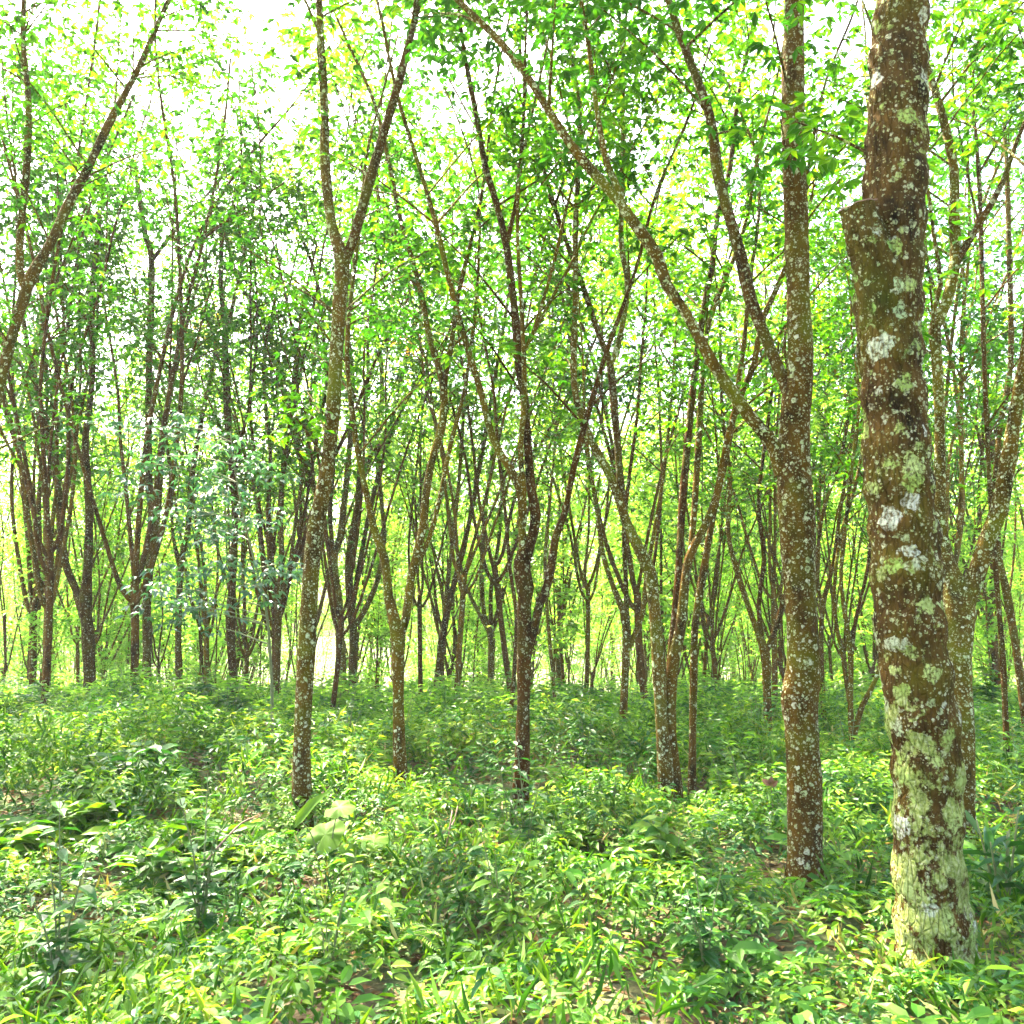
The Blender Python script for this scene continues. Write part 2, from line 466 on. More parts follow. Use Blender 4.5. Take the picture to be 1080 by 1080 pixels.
def twigs_on(limb_mb, leaf_mb, P, R, rg, n, t0=0.45, reach=(0.5, 1.5), nleaf=7, size=0.15, per=3, seg=4, scatter=0.05, zmax=99, zmin=-99):
    """side twigs with leaves along a limb path"""
    C, A = [], []
    N = len(P)
    T = norm(np.gradient(P, axis=0))
    for _ in range(n):
        k = int((t0 + (1 - t0) * rg.random() ** 0.8) * (N - 1))
        if P[k][2] < zmin or P[k][2] > zmax: continue
        az = rg.random() * 2 * math.pi
        d = norm(T[k] * 0.55 + np.array([math.cos(az), math.sin(az), rg.uniform(-0.1, 0.6)]))
        L = rg.uniform(*reach)
        mid = P[k] + d * L * 0.5 + np.array([0, 0, 0.04 * L])
        end = P[k] + d * L + np.array([0, 0, -0.06 * L + 0.05])
        r = min(R[k] * 0.5, 0.014)
        pts, rr = smooth_path([P[k], mid, end], [r, r * 0.7, r * 0.35], step=0.35)
        tube(limb_mb, pts, rr, seg=seg, rough=0.0, cap=False, rg=rg)
        for q in range(per):
            f = 1.0 - 0.55 * q / max(1, per) * rg.uniform(0.6, 1.2)
            s = pts[min(len(pts) - 1, int(f * (len(pts) - 1)))]
            C.append(s + rg.normal(0, 0.10 * L, 3) * (q > 0)); A.append(d)
    if C:
        whorls(leaf_mb, C, A, rg, nleaf, size, scatter=scatter)

GROUP_HAND = None
def hand_tree(label, base, stems, D=None, bark='bark_mid', leaf='leaf', crown=1.0, lean=0.0, seg=10, name="rubber_tree",
              group="rubber trees rising from the undergrowth", seed=0, top=11.0, lump=0.03, orange=0, size=0.10):
    """base: (u, v, w) where the trunk leaves the growth; stems[0] the trunk, the rest limbs, each [(u, v, w), ...] bottom to top"""
    rg = np.random.default_rng(1000 + seed)
    u0, v0, w0 = base
    if D is None: D = ground_dist(u0, v0)
    B = at(u0, v0, D)
    gz = float(ground_z(B[0], D))
    root = thing(name, (B[0], D, gz), label, "tree", group)
    off = np.array([B[0], D, gz])
    crown_mb = MB(); made = {}
    allp = []
    for si, st in enumerate(stems):
        mb = MB()
        dep = 0.0 if si == 0 else rg.uniform(-0.16, 0.22)
        start_y = D
        pts, rad = [], []
        if si == 0:
            r0 = px(w0, D) / 2
            pts += [np.array([B[0], D, gz - 0.15]), np.array([B[0], D, gz + 0.06])]
            rad += [r0 * 1.75, r0 * 1.32]
            if B[2] > gz + 0.15:
                pts.append(B); rad.append(r0 * 1.04)
            z_ref = B[2]
        else:
            # depth continues from the nearest point of what was already built
            cand = np.array([[q[0], q[1], q[2]] for q in allp])
            p0 = at(st[0][0], st[0][1], D)
            kk = np.argmin(np.abs(cand[:, 0] - p0[0]) + np.abs(cand[:, 2] - p0[2]))
            start_y = cand[kk][1]; z_ref = p0[2]
        for (u, v, w_) in st:
            p = at(u, v, start_y)
            y = start_y + dep * max(0.0, p[2] - z_ref) + (lean * max(0.0, p[2] - z_ref) if si == 0 else 0)
            p = at(u, v, y)
            pts.append(p); rad.append(px(w_, y) / 2)
        # carry on upward past the top of the frame
        d = norm(np.array(pts[-1] - pts[-2]))
        p = pts[-1].copy(); r = rad[-1]
        ended = st[-1][2] < 0
        tz = top * rg.uniform(0.85, 1.1)
        k = 0
        while p[2] < tz and r > 0.010 and k < 9:
            d = norm(d + rg.normal(0, 0.10, 3) + np.array([0, 0, 0.06]))
            L = 0.8
            p = p + d * L; r *= 0.80
            pts.append(p.copy()); rad.append(r); k += 1
        P, R = smooth_path(pts, rad, step=(0.035 if seg > 60 else 0.14) if si == 0 or seg > 12 else 0.22)
        R = R * (1 + 0.05 * np.sin(np.arange(len(R)) * 0.9 + rg.random() * 6))
        allp += list(P)
        tube(mb, P - off, R, seg=seg if si == 0 else max(6, seg - 3 if seg < 20 else 16), rough=0.03, rg=rg, lump=lump)
        # side branches and leaves
        nt = int((5 + 1.0 * k + len(P) * 0.07) * crown)
        twigs_on(mb, crown_mb, P - off, R, rg, nt, t0=0.30, reach=(0.6, 1.7), nleaf=8, size=size, per=5, zmin=3.0 - gz, scatter=0.10)
        nm = "trunk" if si == 0 else "limb"
        mb.build(nm, M[bark], root)
    if crown_mb.n:
        crown_mb.build("crown", M[leaf], root, smooth=False)
    if orange:
        om = MB()
        C = np.array([at(u, v, D + rg.uniform(-.4, .4)) - off for u, v in orange])
        C = np.repeat(C, 4, 0) + rg.normal(0, 0.16, (len(C) * 4, 3))
        whorls(om, C, rg.normal(0, 1, C.shape), rg, 6, size, scatter=0.05)
        om.build("orange_leaves", M['leaf_autumn'], root, smooth=False)
    return root

exec_trees = True
HT = []   # (label, base, stems, options)
def T(label, base, *stems, **kw):
    HT.append((label, base, stems, kw))

# --- the two large foreground trees and the forked one beside them
T("thickest trunk, brown bark with big white and yellowish lichen patches and a sawn branch stub",
  (985, 985, 71), [(979, 903, 69), (977, 814, 68), (970, 745, 69), (958, 643, 69), (952, 540, 68), (947, 500, 67), (944, 444, 64), (938, 375, 64),
                   (938, 307, 69), (942, 240, 68), (944, 177, 66), (946, 100, 62), (950, 20, 58), (955, -40, 56)],
  D=4.9, bark='bark_big', seg=72, lump=0.06, crown=0.5, name="rubber_tree")
T("second thickest trunk, densely flecked with white lichen, two long pale limbs rising left",
  (850, 930, 37), [(849, 903, 36), (849, 848, 34), (847, 790, 33), (845, 763, 34), (843, 738, 38), (847, 710, 33), (847, 677, 31), (844, 626, 33), (840, 540, 36), (837, 490, 37), (838, 444, 31),
                   (844, 375, 26), (842, 307, 26), (840, 238, 25), (837, 177, 25), (836, 90, 24), (838, 0, 22)],
  [(826, 500, 18), (816, 470, 16), (803, 454, 14), (779, 423, 13), (751, 382, 13), (724, 331, 12), (703, 300, 12), (693, 270, 14), (670, 237, 13), (653, 213, 11), (627, 183, 11), (600, 150, 10)],
  [(838, 430, 14), (827, 402, 14), (813, 369, 13), (792, 317, 13), (782, 273, 13), (765, 214, 12), (756, 177, 12), (748, 120, 11)],
  [(655, 213, 9), (648, 190, 8), (640, 172, 7), (630, 120, 6)],
  D=6.1, bark='bark_near', seg=28, lump=0.05, crown=0.75, leaf='leaf_dark')
T("mossy trunk behind the thickest one, forking at mid height into two stout limbs",
  (1020, 889, 20), [(1018, 850, 19), (1017, 814, 20), (1014, 750, 24), (1010, 694, 28), (1012, 645, 30), (1006, 615, 24), (998, 591, 17), (989, 540, 14), (991, 512, 12), (991, 444, 11), (988, 375, 11), (986, 345, 13), (998, 320, 12), (1008, 273, 12), (1006, 221, 11), (1006, 177, 10)],
  [(1014, 645, 22), (1029, 608, 19), (1042, 567, 18), (1053, 540, 17), (1063, 490, 16), (1072, 430, 14), (1085, 360, 13)],
  [(1004, 290, 8), (1012, 272, 8), (1025, 249, 8), (1042, 221, 7), (1060, 187, 6), (1072, 150, 5)],
  [(990, 345, 7), (984, 330, 5), (992, 300, 5), (985, 250, 4), (976, 190, 4)],
  D=7.2, bark='bark_near', seg=20, lump=0.05, crown=0.9)
# --- foreground row
T("tall leaning spotted trunk left of centre, splitting in a narrow fork only near the top",
  (319, 855, 20), [(318, 797, 18), (321, 728, 18), (325, 660, 18), (328, 608, 18), (333, 557, 17), (340, 523, 16), (348, 470, 15), (353, 403, 15), (358, 320, 14), (361, 275, 17), (350, 237, 11), (343, 177, 11), (342, 110, 10)],
  [(361, 285, 11), (368, 265, 11), (377, 237, 11), (393, 180, 11), (408, 130, 10), (425, 70, 9)],
  bark='bark_near', seg=16, crown=0.8, leaf='leaf')
T("Y shaped trunk left of centre whose fork opens low above the undergrowth",
  (423, 824, 14), [(421, 780, 13), (420, 728, 12), (420, 690, 13), (419, 667, 15), (410, 629, 10), (406, 591, 9), (394, 557, 8), (387, 523, 7), (378, 480, 6), (372, 440, 6), (366, 370, 5), (372, 300, 5), (380, 230, 4)],
  [(420, 672, 10), (428, 652, 9), (434, 608, 9), (446, 557, 9), (449, 523, 8), (457, 480, 8), (466, 450, 9), (468, 410, 8), (453, 357, 6), (443, 303, 6), (423, 233, 5), (412, 180, 5)],
  [(467, 420, 7), (470, 395, 6), (475, 370, 6), (483, 313, 5), (493, 270, 5), (505, 220, 4), (512, 180, 4)],
  [(437, 600, 6), (452, 570, 5), (463, 530, 5), (475, 470, 5), (490, 410, 4), (500, 340, 4)],
  bark='bark_mid', seg=14, crown=0.9, leaf='leaf_dark')
T("knobbly upright trunk in the middle of the picture, several limbs above a swollen joint",
  (549, 842, 17), [(551, 790, 15), (552, 745, 14), (553, 690, 15), (553, 640, 15), (554, 620, 19), (550, 600, 17), (553, 585, 17), (560, 570, 12), (565, 545, 11), (561, 520, 10), (558, 487, 10), (553, 420, 9), (547, 372, 12), (542, 320, 8), (533, 253, 8), (520, 203, 7), (512, 177, 7), (502, 120, 6)],
  [(556, 690, 9), (563, 665, 9), (570, 635, 9), (579, 612, 9), (586, 567, 8), (596, 540, 7), (606, 490, 7), (622, 430, 6), (640, 370, 5)],
  [(552, 595, 11), (551, 560, 9), (550, 520, 10), (537, 493, 8), (520, 463, 8), (507, 413, 7), (487, 347, 7), (470, 280, 6), (460, 237, 6), (445, 185, 5)],
  [(534, 260, 6), (540, 232, 5), (545, 210, 5), (548, 177, 4), (552, 130, 4)],
  [(548, 372, 6), (560, 357, 4), (580, 293, 4), (590, 253, 4), (603, 200, 3)],
  [(550, 372, 6), (566, 345, 4), (590, 300, 4), (604, 275, 3), (625, 230, 3)],
  [(552, 520, 7), (549, 470, 6), (553, 420, 6), (551, 340, 5), (546, 250, 4), (549, 180, 4)],
  bark='bark_mid', seg=16, crown=0.8, lump=0.05, leaf='leaf')
T("pale spotted trunk right of centre that bends left and splits into thin limbs",
  (703, 834, 17), [(701, 800, 15), (699, 780, 14), (696, 730, 13), (694, 694, 13), (691, 650, 13), (688, 620, 13), (685, 602, 13), (668, 567, 11), (658, 543, 11), (646, 507, 9), (623, 463, 8), (608, 423, 7), (605, 383, 7), (607, 303, 6), (607, 237, 6), (610, 177, 6), (611, 110, 5)],
  [(657, 535, 8), (654, 503, 8), (650, 453, 8), (643, 383, 8), (633, 357, 6), (613, 297, 6), (593, 243, 5), (573, 177, 5), (560, 120, 4)],
  [(644, 385, 6), (653, 360, 6), (662, 303, 6), (655, 253, 6), (657, 177, 5), (657, 110, 5)],
  bark='bark_near', seg=16, crown=0.9, lump=0.04)
T("double trunk twisting up beside the pale spotted one, its upper limbs fanning rightward",
  (713, 826, 12), [(708, 780, 11), (709, 711, 12), (718, 660, 11), (726, 591, 10), (741, 560, 8), (755, 526, 8), (768, 461, 7), (779, 423, 7), (796, 382, 7), (803, 341, 6), (827, 286, 6), (845, 230, 5)],
  [(708, 730, 9), (707, 700, 8), (714, 626, 8), (718, 560, 8), (720, 526, 8), (731, 410, 8), (744, 314, 7), (751, 283, 7), (756, 232, 6), (770, 177, 6), (776, 120, 5)],
  [(728, 590, 7), (734, 512, 7), (741, 393, 6), (748, 340, 5), (775, 270, 5), (790, 220, 4)],
  bark='bark_mid', seg=12, crown=1.0, D=8.7)
T("slim straight dark trunk just right of the double trunk",
  (730, 821, 8), [(731, 745, 8), (732, 700, 8), (733, 660, 8), (741, 608, 8), (753, 540, 7), (768, 470, 7), (775, 430, 6), (785, 360, 5), (790, 300, 5), (800, 230, 4)],
  bark='bark_mid', seg=10, crown=0.9)
# --- second row
T("left hand trunk with low V fork, one limb sweeping outward and the other upright",
  (95, 749, 13), [(94, 700, 12), (92, 660, 12), (90, 640, 13), (93, 590, 9), (94, 540, 8), (92, 503, 8), (90, 463, 7), (97, 403, 6), (97, 320, 6), (100, 277, 5), (105, 230, 5)],
  [(89, 648, 9), (80, 622, 8), (68, 591, 8), (63, 540, 8), (62, 520, 7), (52, 470, 7), (40, 417, 6), (30, 370, 5), (22, 320, 5)],
  bark='bark_mid', seg=12, crown=1.7)
T("trunk cut by the left edge, thick fork high up near the corner",
  (-34, 800, 13), [(-33, 720, 12), (-26, 600, 12), (-14, 480, 11), (6, 380, 11), (24, 318, 12), (33, 292, 12), (53, 257, 10), (70, 220, 10), (93, 177, 9), (115, 130, 8)],
  [(27, 305, 9), (21, 285, 8), (22, 240, 8), (28, 177, 8), (30, 110, 7)],
  bark='bark_mid', seg=12, crown=2.2)
T("thin upright trunk beside the left edge, dividing into a long bough reaching right",
  (24, 725, 9), [(24, 650, 9), (23, 540, 9), (27, 503, 8), (32, 403, 7), (45, 330, 7), (54, 303, 7), (80, 260, 5), (120, 200, 4), (135, 180, 3)],
  [(54, 305, 6), (62, 247, 5), (65, 203, 5), (68, 150, 4)], seg=10, crown=2.0)
T("left stem of the close pair at left, forking low with its outer limb bowed",
  (144, 737, 9), [(143, 690, 8), (142, 640, 9), (150, 610, 6), (150, 560, 6), (158, 500, 5), (170, 440, 5), (187, 383, 4), (196, 350, 3)],
  [(141, 636, 8), (133, 610, 7), (128, 591, 6), (124, 540, 6), (123, 480, 6), (130, 437, 5), (142, 370, 4), (160, 310, 3)], seg=10, crown=1.6)
T("right stem of the close pair at left, very tall, forking only near the treetops",
  (154, 748, 10), [(155, 690, 9), (155, 639, 9), (158, 591, 9), (160, 540, 8), (157, 503, 8), (157, 403, 7), (160, 280, 7), (153, 247, 6), (148, 213, 6), (143, 177, 5)],
  [(160, 275, 5), (187, 240, 4), (217, 207, 3), (240, 180, 3)],
  [(159, 590, 7), (166, 540, 7), (172, 463, 6), (177, 430, 5), (187, 383, 4), (200, 330, 4)], seg=10, crown=1.8, leaf='leaf')
T("short looking trunk behind pale sapling leaves, right of the close pair",
  (190, 742, 8), [(188, 670, 7), (191, 595, 7), (198, 560, 6), (203, 500, 6), (215, 430, 5), (228, 370, 4)],
  [(190, 600, 5), (182, 560, 4), (180, 500, 4), (170, 430, 3)], seg=8, orange=[(198, 340), (215, 345), (222, 335), (190, 350)])
T("upright trunk between the pale leaved sapling and the tall leaning trunk, dense crown",
  (248, 749, 9), [(245, 700, 8), (243, 660, 10), (246, 598, 8), (248, 547, 7), (245, 497, 7), (240, 437, 8), (237, 350, 7), (233, 303, 5), (233, 237, 5), (223, 207, 4)],
  [(238, 352, 5), (246, 320, 4), (253, 287, 4), (265, 230, 3)],
  [(245, 520, 4), (253, 470, 4), (262, 430, 3), (270, 370, 3)], seg=10, crown=1.6, leaf='leaf')
T("narrow dark trunk with tight upright limbs just left of the tall leaning trunk",
  (291, 752, 8), [(292, 704, 7), (294, 643, 8), (297, 591, 6), (296, 540, 6), (300, 480, 5), (310, 400, 5), (318, 330, 4)],
  [(294, 650, 6), (285, 600, 5), (283, 540, 5), (285, 480, 4), (278, 400, 4)],
  [(295, 640, 5), (305, 600, 4), (313, 540, 4), (325, 470, 4)], seg=8)
T("dark trunk behind the tall leaning trunk, one limb slanting far to the left",
  (363, 749, 11), [(360, 700, 10), (357, 643, 10), (352, 591, 8), (359, 567, 8), (362, 540, 7), (368, 480, 6), (372, 400, 5), (365, 330, 5), (375, 260, 4)],
  [(356, 640, 7), (345, 570, 6), (333, 520, 6), (313, 470, 6), (300, 420, 5), (283, 350, 5), (270, 323, 4), (253, 300, 4), (238, 250, 4)],
  [(353, 600, 5), (348, 540, 5), (352, 480, 4), (345, 400, 4), (335, 300, 4), (310, 230, 4), (290, 177, 4)], seg=10)
T("dark trunk behind the tall leaning trunk, many limbs fanning to the right",
  (370, 741, 9), [(373, 677, 9), (370, 640, 9), (368, 591, 8), (376, 540, 7), (387, 490, 6), (410, 453, 5), (427, 383, 4), (445, 320, 4)],
  [(374, 660, 7), (384, 645, 6), (398, 612, 6), (405, 570, 5), (402, 523, 5), (398, 480, 5), (403, 403, 5), (397, 330, 4), (399, 240, 4), (396, 180, 4)],
  [(372, 640, 6), (380, 590, 5), (390, 540, 5), (405, 480, 5), (430, 420, 4), (455, 370, 3)],
  [(372, 600, 5), (376, 540, 4), (380, 470, 4), (388, 400, 4), (385, 300, 3)], seg=10, crown=1.0, leaf='leaf_dark')
T("slender pale trunk between the Y shaped trunk and the middle one, curving right",
  (459, 749, 8), [(463, 701, 7), (468, 663, 8), (478, 619, 6), (488, 581, 6), (497, 540, 5), (508, 480, 5), (520, 410, 4), (530, 350, 4)],
  [(468, 665, 5), (471, 626, 5), (476, 580, 4), (483, 520, 4), (488, 450, 4)], seg=8, orange=[(495, 297), (432, 354), (436, 372)])
T("thin stem just left of the curving pale trunk",
  (449, 735, 5), [(447, 660, 4), (451, 608, 4), (462, 557, 4), (470, 500, 4), (478, 430, 3)], seg=7)
T("dark trunk left of the middle one with four limbs spreading like a broom",
  (518, 745, 7), [(518, 700, 7), (518, 670, 8), (511, 650, 5), (508, 608, 5), (512, 540, 4), (520, 470, 4), (528, 400, 3)],
  [(517, 668, 5), (507, 650, 4), (492, 619, 4), (482, 580, 4), (470, 520, 3)],
  [(519, 665, 6), (528, 636, 5), (538, 591, 5), (549, 540, 4), (563, 480, 4), (572, 420, 3)],
  [(518, 665, 5), (518, 620, 4), (526, 570, 4), (530, 500, 4)], seg=8)
T("thin straight trunk close behind the broom shaped one",
  (511, 735, 5), [(510, 690, 5), (508, 650, 4), (500, 590, 4), (495, 540, 4), (498, 470, 3)], seg=7)
T("slim stem tucked against the left side of the middle trunk",
  (538, 776, 6), [(540, 740, 5), (543, 700, 5), (545, 650, 5), (538, 600, 4), (533, 540, 4), (525, 470, 4)], seg=7)
T("thin bowed stem right of the middle trunk, leaning left",
  (587, 757, 5), [(583, 711, 4), (577, 643, 4), (575, 590, 4), (580, 530, 3), (585, 470, 3)], seg=7)
T("narrow trunk with fanned limbs right of the middle trunk",
  (590, 742, 6), [(589, 677, 6), (593, 650, 6), (600, 610, 5), (612, 560, 4), (622, 500, 4), (640, 430, 3)],
  [(590, 665, 5), (590, 620, 4), (597, 560, 4), (600, 500, 4), (610, 440, 3)],
  [(592, 650, 4), (585, 600, 4), (590, 540, 3), (585, 480, 3)], seg=8)
T("small dark tree with open candelabra fork, left of the pale spotted trunk",
  (657, 778, 8), [(658, 740, 8), (660, 694, 8), (660, 655, 9), (648, 622, 6), (636, 585, 5), (630, 540, 5), (622, 490, 4)],
  [(661, 658, 6), (660, 608, 5), (658, 560, 5), (664, 500, 4), (672, 440, 4)],
  [(662, 685, 6), (670, 668, 6), (678, 646, 6), (681, 615, 5), (690, 560, 4), (700, 500, 4)], seg=10)
T("dark stemmed tree with antler like limbs, left of the second thickest trunk",
  (810, 783, 10), [(809, 728, 9), (807, 690, 10), (794, 653, 6), (779, 608, 6), (768, 560, 5), (770, 500, 4), (762, 440, 4)],
  [(807, 690, 7), (816, 668, 6), (825, 640, 6), (832, 600, 5), (828, 540, 5)],
  [(806, 688, 6), (800, 640, 5), (806, 590, 5), (800, 530, 4), (808, 460, 4)], seg=10)
T("low branching tree between the two thickest trunks, limbs spraying upward",
  (899, 793, 6), [(897, 740, 6), (897, 687, 6), (890, 640, 5), (887, 600, 4), (893, 540, 4), (900, 480, 4)],
  [(900, 778, 7), (909, 745, 6), (926, 711, 5), (935, 660, 5), (940, 600, 4)],
  [(898, 690, 5), (903, 650, 4), (915, 600, 4), (920, 540, 4)],
  [(896, 740, 5), (888, 690, 4), (880, 640, 4), (885, 574, 4), (905, 500, 4), (912, 440, 3)], seg=8)
T("slanting thin tree right behind the second thickest trunk",
  (870, 770, 6), [(866, 700, 6), (868, 640, 5), (880, 590, 5), (886, 540, 4), (900, 450, 4), (905, 380, 4)],
  [(867, 650, 4), (862, 600, 4), (868, 540, 4), (885, 490, 4), (900, 410, 3)], seg=8)
T("tall thin bare pole of a tree at the right, beyond the forked mossy trunk",
  (1062, 800, 6), [(1058, 700, 6), (1050, 600, 5), (1044, 512, 5), (1039, 410, 5), (1036, 307, 5), (1034, 221, 5), (1030, 150, 4)],
  [(1034, 240, 3), (1026, 210, 3), (1018, 170, 3)], seg=8, crown=1.5, leaf='leaf')
T("reddish trunk cut by the right edge, leaning outward",
  (1084, 780, 9), [(1074, 700, 8), (1063, 632, 8), (1053, 585, 7), (1048, 540, 6), (1055, 450, 6), (1066, 380, 6), (1064, 250, 6), (1062, 180, 5)], seg=8)
T("thin stem rising behind the small candelabra tree",
  (646, 725, 5), [(646, 680, 4), (640, 620, 4), (646, 560, 4), (640, 490, 3)], seg=6)
T("slim stem with a low fork, left of the dark antler limbed tree",
  (774, 738, 5), [(773, 700, 5), (765, 670, 4), (755, 630, 4), (745, 590, 3)],
  [(773, 705, 4), (781, 660, 4), (788, 600, 4), (786, 540, 3)], seg=7)
T("twisting thin stem right of the slim dark trunk",
  (745, 735, 5), [(750, 690, 4), (756, 655, 4), (765, 590, 4), (775, 530, 4), (770, 460, 3)], seg=7)
T("thin leaning trunk at left between the low V fork and the left edge",
  (58, 732, 6), [(54, 670, 6), (54, 630, 5), (58, 602, 5), (65, 578, 5), (76, 530, 4), (84, 470, 4), (92, 410, 3)],
  [(54, 640, 4), (48, 590, 4), (42, 540, 3)], seg=7)
T("little forked tree in the gap between the low V fork and the close pair",
  (118, 721, 5), [(117, 690, 5), (116, 670, 5), (106, 622, 4), (100, 580, 3), (104, 520, 3)],
  [(116, 675, 4), (119, 630, 4), (124, 591, 3), (130, 540, 3)], seg=7)

for k, (label, base, stems, kw) in enumerate(HT):
    kw = dict(kw); kw.setdefault('seed', k)
    hand_tree(label, base, list(stems), **kw)

big = [o for o in COL.objects if o.get("label", "").startswith("thickest")][0]
# the sawn stub on the thickest trunk
st = MB()
off = np.array(big.location)
a, b, b2, c, d = at(950, 470, 4.92), at(936, 370, 4.87), at(926, 305, 4.83), at(915, 258, 4.81), at(904, 219, 4.79)
P, R = smooth_path([a, b, b2, c, d], [px(34, 4.8) / 2, px(56, 4.8) / 2, px(58, 4.8) / 2, px(51, 4.8) / 2, px(38, 4.8) / 2], step=0.02)
tube(st, P - off, R, seg=48, rough=0.05, cap=False, lump=0.22)
stub = st.build("branch_stub", M['bark_big'], big)
cf = MB()
t_ = norm(d - c); n0 = 22
ang = np.linspace(0, 2 * math.pi, n0, endpoint=False)
U = norm(np.cross(t_, [0, 1, 0])); V = np.cross(t_, U)
rr = px(40, 4.8) / 2 * rng.uniform(0.78, 1.15, n0)
ring = (d - off) + (np.cos(ang) * rr)[:, None] * U + (np.sin(ang) * rr)[:, None] * V
cf.add(np.vstack([ring, ring * 1.0 + t_ * 0.012 * rng.uniform(0.0, 1.3, n0)[:, None], (d - off) + t_ * -0.03]),
       np.array([[k, (k + 1) % n0, n0 + (k + 1) % n0, n0 + k] for k in range(n0)]),
       np.array([[n0 + k, n0 + (k + 1) % n0, 2 * n0] for k in range(n0)]))
cf.build("cut_face", M['pith'], stub)

# --- mid and far trees, built from a few kinds and placed one by one
def make_kind(seed, leafm, barkm, hgt, whn, fork):
    rg = np.random.default_rng(500 + seed)
    root = thing("rubber_tree", (0, 0, 0), "x", "tree")
    tr, cr = MB(), MB()
    r0 = rg.uniform(0.045, 0.075)
    lean = rg.normal(0, 0.05, 2)
    ft = np.array([lean[0] * fork, lean[1] * fork, fork])
    P, R = smooth_path([[0, 0, -0.5], [0, 0, 0.1], [ft[0] * 0.5 + rg.normal(0, .03), ft[1] * 0.5, fork * 0.5], ft], [r0 * 1.3, r0 * 1.1, r0, r0 * 1.05], 0.3)
    tube(tr, P, R, seg=8, rough=0.05, rg=rg)
    nl = rg.integers(4, 7)
    a0 = rg.random() * 6.28
    for k in range(nl):
        az = a0 + k * 2 * math.pi / nl + rg.normal(0, 0.3)
        sp = rg.uniform(0.10, 0.34)
        d = norm(np.array([math.cos(az) * sp, math.sin(az) * sp, 1.0]))
        p = ft - np.array([0, 0, 0.1]) * (k > 0) - np.array([0, 0, 0.25 * (k % 2)]); r = r0 * rg.uniform(0.5, 0.75)
        pts, rad = [p.copy()], [r]
        top = hgt * rg.uniform(0.75, 1.05)
        p = p + norm(d * np.array([2.6, 2.6, 1])) * 0.35
        pts.append(p.copy()); rad.append(r)
        while p[2] < top:
            d = norm(d + rg.normal(0, 0.08, 3) * np.array([1, 1, 0.2]) + np.array([0, 0, 0.02]))
            p = p + d * 1.1; r = max(0.012, r * 0.90)
            pts.append(p.copy()); rad.append(r)
        P, R = smooth_path(pts, rad, 0.35)
        tube(tr, P, R, seg=6, rough=0.04, rg=rg)
        twigs_on(tr, cr, P, R, rg, whn // nl, t0=0.22, reach=(0.7, 2.3), nleaf=7, size=0.15, per=4, seg=3, scatter=0.12)
        # secondary limb
        k2 = int(len(P) * rg.uniform(0.25, 0.5)); q = P[k2].copy(); rq = R[k2] * 0.65
        d2 = norm(d + np.array([math.cos(az + 1.5) * 0.4, math.sin(az + 1.5) * 0.4, 0.1]))
        pts, rad = [q.copy()], [rq]
        while q[2] < top * 0.9:
            d2 = norm(d2 + rg.normal(0, 0.08, 3) * np.array([1, 1, 0.2]) + np.array([0, 0, 0.05]))
            q = q + d2 * 1.0; rq = max(0.010, rq * 0.88); pts.append(q.copy()); rad.append(rq)
        if len(pts) > 2:
            P, R = smooth_path(pts, rad, 0.35)
            tube(tr, P, R, seg=5, rough=0.04, rg=rg)
            twigs_on(tr, cr, P, R, rg, whn // nl // 2, t0=0.15, reach=(0.6, 1.8), nleaf=7, size=0.15, per=4, seg=3, scatter=0.12)
    a = tr.build("trunk", M[barkm], root); b = cr.build("crown", M[leafm], root, smooth=False)
    return root, [a, b]

def copy_tree(root):
    c = root.copy(); COL.objects.link(c)
    for ch in root.children:
        d = ch.copy(); COL.objects.link(d); d.parent = c
    return c

kinds_mid = [make_kind(s, ('leaf', 'leaf_dark', 'leaf', 'leaf_yellow_lit', 'leaf', 'leaf_dark')[s], 'bark_far', 12.5 + s % 3, 54, 2.0 + 0.35 * (s % 4)) for s in range(6)]
kinds_far = [make_kind(20 + s, 'leaf_yellow_lit', 'bark_far', 12.0 + s % 3, 56, 1.8 + 0.3 * (s % 4)) for s in range(6)]
used = set()
FIXED = [(-9.8, 19.0), (-7.2, 17.2), (-5.2, 19.5), (-11.4, 21.5), (-3.4, 17.0), (8.6, 17.5), (-8.4, 16.2)]
taken = [(o.location.x, o.location.y) for o in COL.objects if o.get("category") == "tree" and o.get("label") != "x"]
def place(kinds, x, y, label, group, rg):
    k = int(rg.integers(len(kinds)))
    if (x, y) in FIXED: k = (1, 5, 0, 1, 4, 5, 2)[FIXED.index((x, y))]
    root = kinds[k][0]
    o = root if (id(kinds), k) not in used else copy_tree(root)
    used.add((id(kinds), k))
    o.location = (x, y, float(ground_z(x, y)))
    o.rotation_euler = (rg.normal(0, 0.03), rg.normal(0, 0.03), rg.random() * 6.28)
    s = rg.uniform(0.85, 1.12) if (x, y) not in FIXED else 1.12
    o.scale = (s, s, s * rg.uniform(0.95, 1.1))
    tag(o, label, "tree", group)
rg = np.random.default_rng(77)
